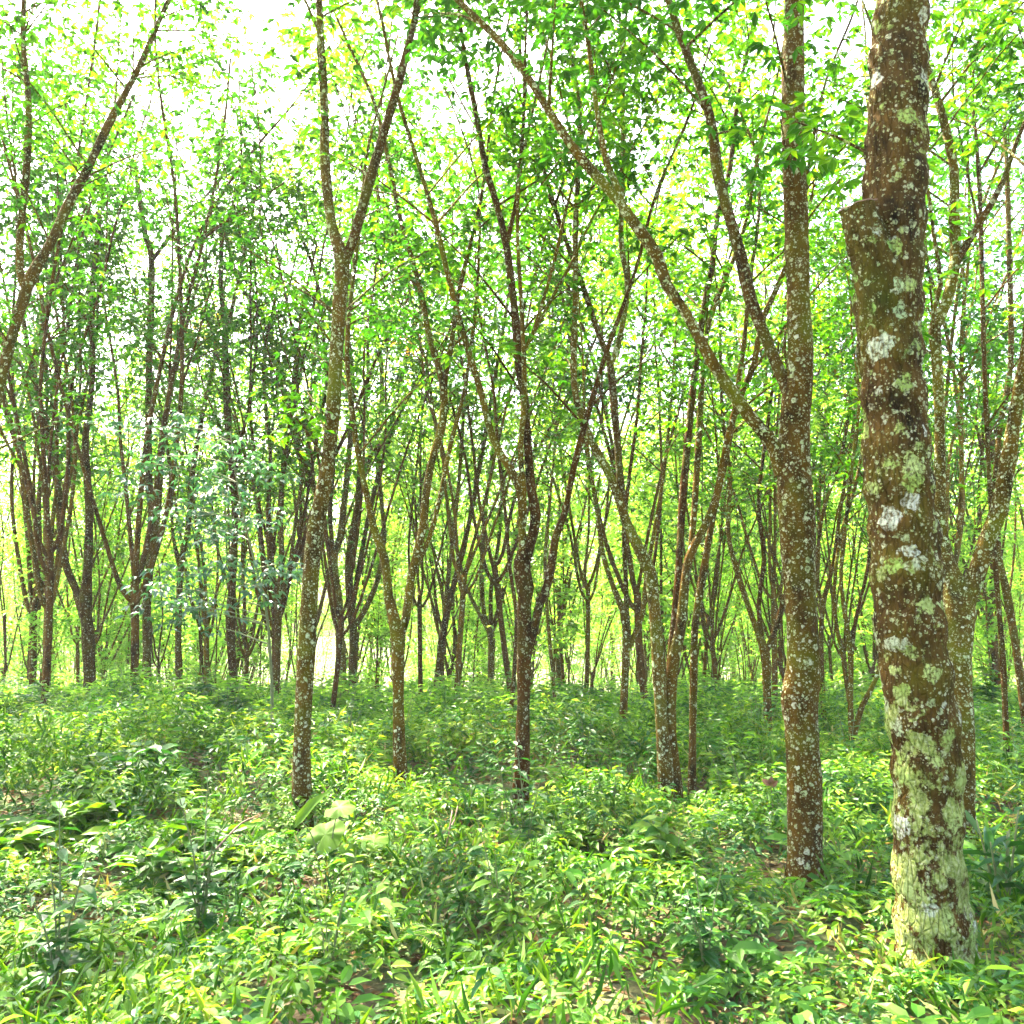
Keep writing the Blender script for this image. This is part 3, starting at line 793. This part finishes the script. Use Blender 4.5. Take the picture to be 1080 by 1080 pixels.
# middle distance
def seen_u(x, y):
    return 540 + x / (y * CP - (0.6 - EYE) * 0 + 0.0) * F
ANCH = [(0, "the left edge"), (92, "the low V fork trunk"), (150, "the close pair"), (245, "the dense crowned trunk"),
        (325, "the tall leaning trunk"), (420, "the Y shaped trunk"), (552, "the middle trunk"), (693, "the pale spotted trunk"),
        (845, "the second thickest trunk"), (958, "the thickest trunk"), (1080, "the right edge")]
spots = list(FIXED); taken += spots; tries = 0
while len(spots) < 30 and tries < 4000:
    tries += 1
    y = rg.uniform(16.5, 26); x = rg.uniform(-0.57, 0.57) * y
    if min((x - a) ** 2 + (y - b) ** 2 for a, b in taken) < 1.9 ** 2: continue
    taken.append((x, y)); spots.append((x, y))
spots.sort(key=lambda p: p[0] / p[1])
ORD = ["first", "second", "third", "fourth", "fifth", "sixth", "seventh", "eighth", "ninth", "tenth", "eleventh", "twelfth", "thirteenth", "fourteenth", "fifteenth", "sixteenth", "seventeenth"]
for k in range(len(ANCH) - 1):
    inside = [p for p in spots if ANCH[k][0] <= seen_u(*p) < ANCH[k + 1][0] or (k == 0 and seen_u(*p) < 0) or (k == len(ANCH) - 2 and seen_u(*p) >= 1080)]
    for q, (x, y) in enumerate(inside):
        lab = ("only" if len(inside) == 1 else ORD[q] + " from left")
        if len(inside) == 1:
            lab = "forked middle distance tree standing alone between %s and %s" % (ANCH[k][1], ANCH[k + 1][1])
        else:
            lab = "middle distance tree, %s between %s and %s" % (ORD[q] + " from left", ANCH[k][1], ANCH[k + 1][1])
        place(kinds_mid, x, y, lab, "rubber trees in the middle distance", rg)
n = 0; tries = 0
while n < 215 and tries < 8000:
    tries += 1
    y = 26 + 50 * rg.random() ** 1.1; x = rg.uniform(-0.68, 0.68) * y
    if min((x - a) ** 2 + (y - b) ** 2 for a, b in taken) < 1.9 ** 2: continue
    taken.append((x, y)); n += 1
    place(kinds_far, x, y, "far rubber tree on the falling slope behind, slim trunk, bright yellow green crown", "far rubber trees on the slope beyond", rg)

# --- shrubs, saplings and small plants
def shrub_meshes(seed, W, H, L, n, mat, tpl=T_FULL, wr=0.42, stems=9, droop=0.3):
    """returns stem and foliage builders for a shrub W wide and H high"""
    rg = np.random.default_rng(seed)
    sm, fm = MB(), MB()
    pos, dd = [], []
    for k in range(stems):
        az = rg.random() * 6.28; rr = W / 2 * math.sqrt(rg.random())
        top = np.array([math.cos(az) * rr, math.sin(az) * rr, H * rg.uniform(0.65, 1.0) * (1 - 0.45 * (rr / (W / 2)) ** 2)])
        b = np.array([top[0] * 0.3, top[1] * 0.3, -0.05])
        P, R = smooth_path([b, (b + top) / 2 + rg.normal(0, .02, 3), top], [0.008, 0.006, 0.003], 0.08)
        tube(sm, P, R, seg=4, rough=0, cap=False, rg=rg)
        m = max(4, n // stems)
        ks = (len(P) - 1) * rg.uniform(0.3, 1.0, m) ** 0.7
        q = P[ks.astype(int)] + rg.normal(0, W * 0.035, (m, 3)) * np.array([1, 1, .6])
        a2 = rg.random(m) * 6.28
        pos.append(q); dd.append(np.stack([np.cos(a2), np.sin(a2), rg.uniform(-droop, 0.5, m)], -1))
    pos = np.concatenate(pos); dd = np.concatenate(dd); m = len(pos)
    nn = norm(np.stack([rg.normal(0, .3, m), rg.normal(0, .3, m), np.ones(m)], -1))
    Ls = L * rg.uniform(0.6, 1.3, m)
    leaves(fm, pos, dd, nn, Ls, Ls * wr, tpl)
    return sm, fm

def shrub(name, u, v, wpx, hpx, Lpx, n, mat, label, cat, seed, group=None, D=None, wr=0.42, stems=9, tpl=T_FULL, droop=0.3):
    if D is None: D = ground_dist(u, v)
    B = at(u, v, D); gz = float(ground_z(B[0], D))
    r = thing(name, (B[0], D, gz), label, cat, group)
    sm, fm = shrub_meshes(seed, px(wpx, D), px(hpx, D) + 0.2, px(Lpx, D), n, mat, tpl, wr, stems, droop)
    sm.build("stem", M['stem'], r); fm.build("foliage", M[mat], r, smooth=False)
    return r
GB = "shrubs standing out of the undergrowth"
shrub("shrub", 36, 752, 75, 42, 15, 420, 'under_dark', "dark leafy shrub at the left edge, under the low V fork trunk", "shrub", 1, GB)
shrub("shrub", 140, 828, 125, 62, 26, 330, 'under_dark', "big leaved dark shrub left of the tall leaning trunk's foot", "shrub", 2, GB)
shrub("shrub", 75, 862, 150, 34, 24, 420, 'under', "low broad leaved light green shrub in the lower left corner", "shrub", 3, GB)
shrub("shrub", 205, 893, 150, 38, 27, 380, 'under', "light green large leaved shrub left of the lobed leaf seedling", "shrub", 4, GB)
shrub("shrub", 228, 762, 80, 52, 14, 420, 'under_dark', "bluish dark shrub below the upright dense crowned trunk", "shrub", 5, GB)
shrub("shrub", 272, 748, 60, 34, 11, 300, 'under', "small rounded shrub between the upright trunk and the tall leaning one", "shrub", 6, GB)
shrub("shrub", 640, 762, 110, 40, 12, 560, 'under_dark', "wide dark shrub around the foot of the small candelabra tree", "shrub", 7, GB)
shrub("shrub", 603, 728, 60, 50, 10, 420, 'under_dark', "dark shrub close right of the middle trunk, near the narrow fanned tree", "shrub", 8, GB)
shrub("shrub", 690, 903, 120, 52, 25, 380, 'under', "bright green broad leaved shrub at the foot of the pale spotted trunk", "shrub", 9, GB)
shrub("shrub", 470, 780, 110, 34, 12, 520, 'under', "fine leaved mound of a shrub right of the Y shaped trunk", "shrub", 10, GB)
shrub("shrub", 345, 800, 80, 30, 13, 320, 'under', "fine leaved shrub between the tall leaning trunk and the Y shaped trunk", "shrub", 11, GB)
shrub("shrub", 500, 842, 85, 30, 14, 340, 'under_dark', "shady dark shrub left of the middle trunk's foot", "shrub", 12, GB)
shrub("shrub", 770, 815, 90, 34, 14, 380, 'under', "feathery green shrub between the slim dark trunk and the antler limbed tree", "shrub", 13, GB)
shrub("shrub", 905, 850, 80, 36, 15, 360, 'under', "feathery green shrub between the two thickest trunks", "shrub", 14, GB)
shrub("shrub", 600, 872, 110, 26, 20, 340, 'under', "sunlit light green shrub right of the middle trunk's foot", "shrub", 15, GB)
shrub("shrub", 400, 722, 60, 34, 8, 380, 'under_dark', "small dark shrub in the gap behind the Y shaped trunk", "shrub", 16, GB)
shrub("shrub", 1040, 760, 60, 75, 11, 420, 'under', "tall loose shrub right of the mossy trunk", "shrub", 17, GB)

# corner plant with long strap leaves
def strap_plant(u, v, D, label, seed):
    rg = np.random.default_rng(seed)
    B = at(u, v, D); gz = float(ground_z(B[0], D))
    r = thing("broad_grass_plant", (B[0], D, gz), label, "plant")
    sm, fm = MB(), MB()
    for s in range(5):
        a = rg.random() * 6.28; top = np.array([math.cos(a) * 0.12, math.sin(a) * 0.12, B[2] - gz + rg.uniform(-0.1, 0.1)])
        P, R = smooth_path([[0, 0, -0.05], top * 0.5, top], [0.01, 0.008, 0.005], 0.08)
        tube(sm, P, R, seg=5, rough=0, rg=rg)
        for k in range(9):
            az = rg.random() * 6.28
            L = rg.uniform(0.22, 0.36)
            c = P[int((len(P) - 1) * rg.uniform(0.35, 1))]
            d = np.array([[math.cos(az), math.sin(az), rg.uniform(-0.1, 0.9)]])
            leaves(fm, [c], d, norm(np.array([[0, 0, 1.0]]) + rg.normal(0, .15, (1, 3))), L, L * 0.17, T_FULL)
    sm.build("stem", M['stem'], r); fm.build("foliage", M['under_dark'], r, smooth=False)
strap_plant(1052, 868, 5.6, "plant with long narrow drooping dark leaves in the lower right corner", 3)

# seedling with very large lobed leaves
def seedling():
    D = 6.5
    B = at(345, 890, D); gz = float(ground_z(B[0], D))
    r = thing("lobed_leaf_seedling", (B[0], D, gz), "seedling with huge pale lobed leaves in front of the tall leaning trunk", "seedling")
    off = np.array([B[0], D, gz])
    sm = MB()
    tips = [((343, 880), 44, 0.75, 0.9), ((358, 851), 34, 0.35, -0.3), ((395, 886), 34, 0.3, 0.4), ((318, 866), 46, -1, 0), ((372, 898), 30, 0.5, 0.6)]
    for k, ((u, v), wpx, tilt, turn) in enumerate(tips):
        p = at(u, v, D - 0.05 * k) - off
        P, R = smooth_path([[0, 0, -0.05], [p[0] * 0.5, p[1] * 0.5, p[2] * 0.7], p], [0.006, 0.005, 0.003], 0.06)
        tube(sm, P, R, seg=5, rough=0)
        mb = MB()
        R_ = px(wpx, D) / 2
        if tilt < 0:                       # furled young leaf, long and upright
            leaves(mb, [p - np.array([0.05, 0, 0.05])], np.array([[0.6, -0.1, 0.8]]), np.array([[-.5, -.8, .3]]), R_ * 2.2, R_ * 0.6, T_FULL)
        else:
            n = 48; a = np.linspace(0, 2 * math.pi, n, endpoint=False)
            rad = R_ * (0.72 + 0.26 * np.abs(np.cos(1.5 * (a - math.pi / 2 * 0))) ** 0.8) * (1 - 0.55 * np.exp(-((a - math.pi) / 0.28) ** 2))
            rings = []
            X = np.array([math.cos(turn), math.sin(turn), -0.1]); Zn = norm(np.array([0.1 * k - 0.2, -tilt, 0.85])); X = norm(X - Zn * X.dot(Zn)); Yv = np.cross(Zn, X)
            for f in (0.35, 0.7, 1.0):
                wav = 0.03 * np.sin(a * 6) * f - 0.10 * f * f
                rings.append(p + (rad * f * np.cos(a))[:, None] * X + (rad * f * np.sin(a))[:, None] * Yv + (R_ * wav)[:, None] * 1.6 * Zn)
            vv = np.vstack([[p], *rings])
            t = [[0, 1 + i, 1 + (i + 1) % n] for i in range(n)]
            q = []
            for rr in range(2):
                for i in range(n):
                    q.append([1 + rr * n + i, 1 + (rr + 1) * n + i, 1 + (rr + 1) * n + (i + 1) % n, 1 + rr * n + (i + 1) % n])
            mb.add(vv, q, t)
        mb.build("leaf", M['bright'], r, smooth=True)
    sm.build("stem", M['stem'], r)
seedling()

# pale leaved rubber sapling at the left
def pale_sapling():
    rg = np.random.default_rng(5)
    D = ground_dist(287, 780)
    B = at(287, 780, D); gz = float(ground_z(B[0], D)); off = np.array([B[0], D, gz])
    r = thing("rubber_sapling", tuple(off), "sapling with tiers of pale bluish leaves on thin twigs, left of the leaning trunk", "sapling")
    sm, fm = MB(), MB()
    trunk = [at(u, v, D + dy) - off for u, v, dy in ((287, 745, 0), (285, 690, 0), (280, 640, -.1), (268, 590, -.2), (256, 540, -.3), (247, 490, -.35), (243, 455, -.4))]
    P, R = smooth_path([np.array([0, 0, -0.1])] + trunk, [.024, .021, .018, .016, .014, .012, .009, .005], 0.12)
    tube(sm, P, R, seg=7, rough=0.04)
    cl = [(95, 447), (122, 486), (150, 458), (165, 482), (205, 545), (213, 500), (238, 470), (232, 520), (258, 492), (292, 505), (282, 548), (291, 605), (312, 600),
          (153, 618), (172, 602), (190, 562), (203, 640), (188, 655), (174, 632), (250, 560), (150, 638), (130, 520), (185, 450), (220, 560), (268, 620), (210, 600), (240, 600), (180, 540), (205, 520)]
    for u, v in cl:
        e = at(u, v, D + rg.uniform(-1.1, 0.9)) - off
        want = e[2] - 0.15 * np.linalg.norm(e[:2])
        k = int(np.argmin(np.abs(P[:, 2] - min(want, P[-1, 2]))))
        s = P[k]
        Q, RQ = smooth_path([s, s * 0.5 + e * 0.5 + np.array([0, 0, 0.06]), e], [min(.010, R[k] * .6), .006, .003], 0.15)
        tube(sm, Q, RQ, seg=5, rough=0, cap=False)
        cs = [Q[-1]] + [Q[int(len(Q) * f)] + rg.normal(0, .05, 3) for f in (0.6, 0.75, 0.88)]
        for c in cs:
            whorls(fm, [c], [norm(e - s)], rg, nleaf=6, size=0.115, tpl=T_FULL, scatter=0.06)
    sm.build("stem", M['stem'], r); fm.build("foliage", M['leaf_blue'], r, smooth=False)
pale_sapling()

# dead twigs, a fallen branch, a dry leaf on a stalk, purple flowers
def stick(name, pts, label, D, cat="twig"):
    P0 = [at(u, v, D + dy) for u, v, w_, dy in pts]; R0 = [px(w_, D) / 2 for _, _, w_, _ in pts]
    P, R = smooth_path(P0, R0, 0.05)
    c = P.mean(0); mb = MB(); tube(mb, P - c, R, seg=6, rough=0.08)
    o = mb.build(name, M['twig']); o.location = c
    tag(o, label, cat, "dead twigs")
stick("dead_twig", [(212, 915, 2.4, 0), (235, 888, 2.2, .1), (255, 868, 2, .2), (268, 862, 1.5, .3)], "thin dead twig slanting up left of the lobed leaf seedling", 6.2)
stick("dead_twig", [(428, 905, 2.6, 0), (455, 884, 2.4, .1), (476, 872, 2.2, .2), (483, 850, 1.6, .3)], "reddish dead twig lying between the Y shaped trunk and the middle trunk", 6.8)
stick("dead_twig", [(470, 900, 1.8, 0), (474, 875, 1.8, 0), (477, 855, 1.5, .1)], "short dead twig standing across the reddish one", 6.6)
D = 7.4
B = at(813, 826, D); gz = float(ground_z(B[0], D))
r = thing("dry_leaf_stalk", (B[0], D, gz), "curled brown dry leaf on a thin upright stalk left of the second thickest trunk", "dry plant")
sm = MB(); hz_ = B[2] - gz
P, R = smooth_path([[0, 0, -0.05], [0.01, 0, hz_ * 0.5], [0, 0, hz_]], [.005, .004, .003], 0.06); tube(sm, P, R, seg=5, rough=0); sm.build("stalk", M['twig'], r)
fm = MB(); leaves(fm, np.array([[-.01, 0, hz_ - .02]] * 3), np.array([[.3, 0, .9], [.8, -.3, .5], [-.6, .3, .6]]), np.array([[.2, -.9, .3], [.4, -.8, .3], [0, -.8, .5]], float), 0.08, 0.06, T_FULL); fm.build("dry_leaf", M['dryleaf'], r, smooth=False)
for k, (u, v, lab) in enumerate([(153, 757, "tiny purple flower below the close pair of stems"), (216, 747, "tiny purple flower among the bluish dark shrub"),
                                 (213, 733, "pinkish purple flower just above the bluish dark shrub"), (160, 759, "purple flower right of the one below the close pair")]):
    D = ground_dist(u, v) - 0.8
    c = at(u, v, D); mb = MB()
    a = np.arange(6) * math.pi / 3
    leaves(mb, np.zeros((6, 3)), np.stack([np.cos(a), -0.5 + 0 * a, np.sin(a)], -1), np.tile([0, -1.0, 0.3], (6, 1)), 0.035, 0.03, T_FULL)
    o = mb.build("petals", M['petal'])
    gz = float(ground_z(c[0], D))
    fl = thing("flower", (c[0], D, gz), lab, "flower", "purple flowers")
    o.parent = fl; o.location = (0, 0, c[2] - gz)
    sm = MB(); tube(sm, np.array([[0, 0.01, -.03], [0, 0.01, (c[2] - gz) / 2], [0, .01, c[2] - gz]]), [.003] * 3, seg=4, rough=0); sm.build("stem", M['stem'], fl)

# ferns and upright broad leaved weeds among the low growth
def make_fern(seed):
    rg = np.random.default_rng(seed)
    r = thing("fern", (0, 0, 0), "x", "fern")
    sm, fm = MB(), MB()
    for k in range(9):
        az = rg.random() * 6.28; L = rg.uniform(0.5, 0.85); H = rg.uniform(0.35, 0.6)
        o = np.array([math.cos(az), math.sin(az), 0])
        P, R = smooth_path([[0, 0, -.03], o * L * .3 + [0, 0, H * .8], o * L * .7 + [0, 0, H], o * L + [0, 0, H * .75]], [.005, .004, .003, .001], 0.03)
        tube(sm, P, R, seg=4, rough=0, cap=False)
        n = len(P); ks = np.arange(int(n * 0.2), n)
        T_ = norm(np.gradient(P, axis=0))[ks]; side = norm(np.cross(T_, [0, 0, 1.0]))
        t = (ks - ks[0]) / max(1, len(ks) - 1)
        Lp = 0.15 * np.sin(np.clip(t * 0.85 + 0.15, 0, 1) * math.pi) ** 0.7 + 0.012
        for sg in (-1, 1):
            leaves(fm, P[ks], side * sg + T_ * 0.4 + [0, 0, -0.15], norm(np.cross(side, T_) + rg.normal(0, .1, side.shape)) * -1, Lp, 0.028, T_SIMPLE)
    sm.build("stem", M['stem'], r); fm.build("fronds", M['under'], r, smooth=False)
    return r
def make_weed(seed):
    rg = np.random.default_rng(seed)
    r = thing("broad_leaved_weed", (0, 0, 0), "x", "weed")
    sm, fm = MB(), MB()
    for k in range(rg.integers(3, 6)):
        H = rg.uniform(0.45, 0.85); a = rg.random() * 6.28
        P, R = smooth_path([[0, 0, -.03], [math.cos(a) * .05, math.sin(a) * .05, H * .5], [math.cos(a) * .16, math.sin(a) * .16, H]], [.006, .005, .002], 0.04)
        tube(sm, P, R, seg=4, rough=0, cap=False)
        for q in range(7):
            c = P[int((len(P) - 1) * (0.3 + 0.7 * q / 6))]; b = q * 1.571 + a
            for sg in (0, math.pi):
                d = np.array([[math.cos(b + sg), math.sin(b + sg), rg.uniform(-.25, .45)]])
                L = rg.uniform(0.09, 0.17) * (1.1 - 0.5 * q / 6)
                leaves(fm, [c], d, norm(np.array([[0, 0, 1.0]]) + rg.normal(0, .15, (1, 3))), L, L * 0.45, T_FULL)
    sm.build("stem", M['stem'], r); fm.build("foliage", M['under' if seed % 2 else 'under_dark'], r, smooth=False)
    return r
rg = np.random.default_rng(4242)
for maker, n_, lab, grp, y1 in ((make_fern, 14, "small fern with arching feathery fronds among the low growth, one of many alike", "ferns in the undergrowth", 12),
                           (make_weed, 44, "upright weed with paired broad leaves poking out of the low growth", "broad leaved weeds in the undergrowth", 14)):
    protos = [maker(q) for q in range(4)]
    for q in range(n_):
        o = protos[q] if q < 4 else copy_tree(protos[q % 4])
        y = math.sqrt(rg.uniform(4.6 ** 2, y1 ** 2)); x = rg.uniform(-0.6, 0.6) * y
        o.location = (x, y, float(ground_z(x, y)) + 0.02); o.rotation_euler = (0, 0, rg.random() * 6.28)
        k_ = rg.uniform(0.75, 1.25) * (0.5 if maker is make_fern else 1.0); o.scale = (k_, k_, k_); tag(o, lab, None, grp)
    allw = sorted((o for o in COL.objects if o.get("group") == grp), key=lambda o: o.location.x / o.location.y)
    kind_, what = ("fern", "small feathery fern") if maker is make_fern else ("weed", "broad leaved weed")
    for k in range(len(ANCH) - 1):
        ins = [o for o in allw if (ANCH[k][0] <= seen_u(o.location.x, o.location.y) or k == 0) and (seen_u(o.location.x, o.location.y) < ANCH[k + 1][0] or k == len(ANCH) - 2)]
        for q, o in enumerate(ins):
            o["category"] = kind_
            o["label"] = ("%s between %s and %s" % (what, ANCH[k][1], ANCH[k + 1][1])) if len(ins) == 1 else \
                ("%s, %s between %s and %s" % (what.replace("broad leaved weed", "leafy weed"), ORD[q] + " from left", ANCH[k][1], ANCH[k + 1][1])).replace(" from left", " from left" if q < 9 else "")

# low shrubs and thin saplings under the farther trees
rg = np.random.default_rng(909)
sk = []
for k in range(4):
    r = thing("low_shrub", (0, 0, 0), "x", "shrub")
    sm, fm = shrub_meshes(60 + k, 2.0, 1.1, 0.13, 700, 'leaf_yellow_lit', T_SIMPLE, 0.5, 22)
    sm.build("stem", M['stem'], r); fm.build("foliage", M['leaf_yellow_lit' if k % 2 else 'under'], r, smooth=False); sk.append(r)
def make_sapling(seed):
    rg = np.random.default_rng(seed)
    r = thing("thin_sapling", (0, 0, 0), "x", "sapling")
    sm, fm = MB(), MB()
    H = rg.uniform(4.0, 6.5)
    P, R = smooth_path([[0, 0, -.2], [rg.normal(0, .1), 0, H * .4], [rg.normal(0, .3), rg.normal(0, .3), H]], [.035, .028, .01], 0.3)
    tube(sm, P, R, seg=5, rough=0.03, rg=rg)
    twigs_on(sm, fm, P, R, rg, 24, t0=0.25, reach=(0.5, 1.5), nleaf=6, size=0.16, per=4, seg=3, scatter=0.12)
    sm.build("trunk", M['bark_far'], r); fm.build("crown", M['leaf_yellow_lit'], r, smooth=False)
    return r
pk = [make_sapling(300 + s) for s in range(4)]
def scatter(kinds, n, y0, y1, label, group, sc=(0.7, 1.35)):
    used_ = set()
    for i in range(n):
        for _ in range(50):
            y = rg.uniform(y0, y1); x = rg.uniform(-0.66, 0.66) * y
            if min((x - a) ** 2 + (y - b) ** 2 for a, b in taken) > 0.8: break
        k = i % len(kinds)
        o = kinds[k] if i < len(kinds) else copy_tree(kinds[k])
        taken.append((x, y))
        o.location = (x, y, float(ground_z(x, y))); o.rotation_euler = (0, 0, rg.random() * 6.28)
        s = rg.uniform(*sc); o.scale = (s, s, s)
        tag(o, label, None, group)
scatter(sk, 100, 14.5, 36, "low leafy shrub under the trees behind the front rows, one of many alike", "low shrubs under the farther trees")
scatter(pk, 125, 20, 70, "thin young sapling with bright leaves down its stem, among the far trunks", "thin saplings among the far trunks")

# ------------------------------------------------------------------ undergrowth
_g = np.random.default_rng(88)
GX, GY, GS = -32.0, 1.0, 0.1
_hm = np.zeros((660, 500))
for _ in range(3600):
    cx, cy = _g.uniform(-32, 34), _g.uniform(1, 51)
    R0 = _g.uniform(0.35, 0.95) * (1.0 if cy > 7 else 0.7); H0 = R0 * _g.uniform(0.5, 1.05) * (1.0 if cy > 7.5 else 0.6)
    a0, a1 = max(0, int((cx - R0 - GX) / GS)), min(660, int((cx + R0 - GX) / GS) + 1)
    b0, b1 = max(0, int((cy - R0 - GY) / GS)), min(500, int((cy + R0 - GY) / GS) + 1)
    if a1 <= a0 or b1 <= b0: continue
    xx = GX + GS * np.arange(a0, a1)[:, None]; yy = GY + GS * np.arange(b0, b1)[None]
    d2 = ((xx - cx) ** 2 + (yy - cy) ** 2) / R0 ** 2
    _hm[a0:a1, b0:b1] = np.maximum(_hm[a0:a1, b0:b1], H0 * np.sqrt(np.clip(1 - d2, 0, 1)))
_xx, _yy = np.meshgrid(GX + GS * np.arange(660), GY + GS * np.arange(500), indexing='ij')
for o in COL.objects:                                   # growth is thinner right around the trunks' feet
    if o.get("category") == "tree" and o.location.y < 17:
        _hm *= 1 - 0.75 * np.exp(-(((_xx - o.location.x) ** 2 + (_yy - o.location.y + 0.35) ** 2) / 0.40))
_gx, _gy = np.gradient(_hm, GS)
def _samp(A, x, y):
    return A[np.clip(((x - GX) / GS).astype(int), 0, 659), np.clip(((y - GY) / GS).astype(int), 0, 499)]
def under_height(x, y):
    return 0.10 + _samp(_hm, np.asarray(x), np.asarray(y))

def undergrowth(name, mat, zones, seed, tpl_near=True):
    rg = np.random.default_rng(seed)
    mb = MB()
    for (y0, y1, dens, nl, L0, tpl) in zones:
        area = (y1 - y0) * (0.75 * (y0 + y1) + 4)
        n = int(area * dens)
        y = np.sqrt(rg.uniform(y0 * y0, y1 * y1, n)); x = rg.uniform(-1, 1, n) * (0.75 * y + 2)
        sel = rg.random(n) < 0.30 + 1.1 * vnoise(x * 1.7 + seed, y * 1.7)
        x, y = x[sel], y[sel]; n = len(x)
        h = under_height(x, y) * rg.uniform(0.75, 1.12, n) + rg.exponential(0.03, n)
        gz = ground_z(x, y)
        sx, sy = _samp(_gx, x, y), _samp(_gy, x, y)
        X = np.repeat(x, nl); Yy = np.repeat(y, nl); H = np.repeat(h, nl); G = np.repeat(gz, nl)
        m = len(X)
        lvl = 1.0 - 0.5 * rg.random(m) ** 1.6
        az = rg.random(m) * 2 * math.pi
        rad = rg.uniform(0.0, 0.07, m)
        pos = np.stack([X + np.cos(az) * rad, Yy + np.sin(az) * rad, G + H * lvl], -1)
        slope = np.clip(np.stack([-np.repeat(sx, nl), -np.repeat(sy, nl)], -1), -1.2, 1.2)
        dx, dy = np.cos(az) + slope[:, 0] * 0.6, np.sin(az) + slope[:, 1] * 0.6
        d = np.stack([dx, dy, rg.uniform(-0.55, 0.40, m)], -1)
        nn = norm(np.stack([slope[:, 0] * 0.7 + rg.normal(0, .3, m), slope[:, 1] * 0.7 + rg.normal(0, .3, m), np.ones(m)], -1))
        L = L0 * rg.uniform(0.6, 1.35, m) * np.repeat(rg.uniform(0.6, 1.35, n), nl)
        leaves(mb, pos, d, nn, L, L * rg.uniform(0.34, 0.5, m), tpl)
    o = mb.build(name, mat, smooth=False)
    return tag(o, kind="stuff")

a = undergrowth("undergrowth", M['under'], [(2.5, 8, 80, 14, 0.070, T_FULL), (8, 15, 72, 13, 0.075, T_SIMPLE)], 31)
a["label"] = "bright green leafy undergrowth covering the whole forest floor"; a["category"] = "undergrowth"
b = undergrowth("dark_ground_cover", M['under_dark'], [(2.5, 8, 36, 12, 0.062, T_FULL), (8, 16, 24, 12, 0.085, T_SIMPLE), (16, 28, 5, 12, 0.14, T_SIMPLE)], 47)
b["label"] = "darker small leaved growth mixed through the bright undergrowth"; b["category"] = "undergrowth"

c = undergrowth("low_growth", M['leaf_yellow_lit'], [(2.5, 7, 8, 12, 0.12, T_FULL), (7, 13, 14, 12, 0.095, T_SIMPLE), (13, 28, 24, 12, 0.12, T_SIMPLE), (28, 48, 9, 10, 0.22, T_SIMPLE)], 59)  # lightened leaf colour brightens the farther floor in place of sunlight
c["label"] = "yellow green low growth, thickest under the farther trees"; c["category"] = "undergrowth"

# litter on the soil and green blades among the growth
rg = np.random.default_rng(15)
mb = MB(); n = 26000
y = np.sqrt(rg.uniform(6, 200, n)); x = rg.uniform(-1, 1, n) * (0.75 * y + 1)
az = rg.random(n) * 6.28
d = np.stack([np.cos(az), np.sin(az), rg.uniform(-0.2, 0.4, n)], -1)
leaves(mb, np.stack([x, y, ground_z(x, y) + rg.uniform(0.005, 0.05, n)], -1), d, norm(rg.normal(0, .35, (n, 3)) + np.array([0, 0, 1.0])), rg.uniform(0.05, 0.13, n), rg.uniform(0.02, 0.05, n), T_SIMPLE)
tag(mb.build("leaf_litter", M['litter'], smooth=False), "brown fallen leaves on the soil under the growth", "leaf litter", kind="stuff")
mb = MB(); n = 42000
y = np.sqrt(rg.uniform(6, 260, n)); x = rg.uniform(-1, 1, n) * (0.75 * y + 1)
sel = vnoise(x * 1.3 + 41, y * 1.3 + 12) > 0.40
x, y = x[sel], y[sel]; n = len(x)
az = rg.random(n) * 6.28
d = np.stack([np.cos(az), np.sin(az), rg.uniform(0.5, 2.6, n)], -1)
leaves(mb, np.stack([x, y, ground_z(x, y) + under_height(x, y) * rg.uniform(0.3, 0.95, n)], -1), d, norm(rg.normal(0, 1, (n, 3)) + np.array([0, 0, .3])), rg.uniform(0.08, 0.24, n), rg.uniform(0.006, 0.012, n), T_SIMPLE)
tag(mb.build("green_grass", M['under'], smooth=False), "fine green grass blades standing among the leafy growth", "grass", kind="stuff")

# dry grass and straw lying among the growth
rg = np.random.default_rng(12)
mb = MB()
n = 15000
y = np.sqrt(rg.uniform(9, 196, n)); x = rg.uniform(-1, 1, n) * (0.75 * y + 1)
keep = vnoise(x * 0.9 + 21, y * 0.9 + 2) > 0.52
x, y = x[keep], y[keep]; n = len(x)
az = rg.random(n) * 6.28
d = np.stack([np.cos(az), np.sin(az), rg.uniform(0.0, 1.6, n)], -1)
pos = np.stack([x, y, ground_z(x, y) + under_height(x, y) * rg.uniform(0.1, 0.7, n)], -1)
leaves(mb, pos, d, norm(rg.normal(0, 1, (n, 3)) + np.array([0, 0, .6])), rg.uniform(0.10, 0.26, n), rg.uniform(0.003, 0.007, n), T_SIMPLE)
o = tag(mb.build("grass", M['grass'], smooth=False), "dry yellow grass blades scattered through the undergrowth", "grass", kind="stuff")

# ------------------------------------------------------------------ haze
hz = MB()
x0, x1, y0, y1, z0, z1 = -110, 110, -8, 160, -14.0, 20.0
hz.add([[x0, y0, z0], [x1, y0, z0], [x1, y1, z0], [x0, y1, z0], [x0, y0, z1], [x1, y0, z1], [x1, y1, z1], [x0, y1, z1]],
       [[0, 3, 2, 1], [4, 5, 6, 7], [0, 1, 5, 4], [1, 2, 6, 5], [2, 3, 7, 6], [3, 0, 4, 7]])
m, n_, N, Lk = new_mat("haze")
pv = N.new("ShaderNodeVolumePrincipled")
pv.inputs["Color"].default_value = (0.98, 0.98, 0.96, 1)
pv.inputs["Density"].default_value = 0.0005
pv.inputs["Anisotropy"].default_value = 0.0
out = N.new("ShaderNodeOutputMaterial"); Lk.new(pv.outputs[0], out.inputs["Volume"])
tag(hz.build("haze", m, smooth=False), "thin bright haze filling the air between the trees", "haze", kind="stuff")
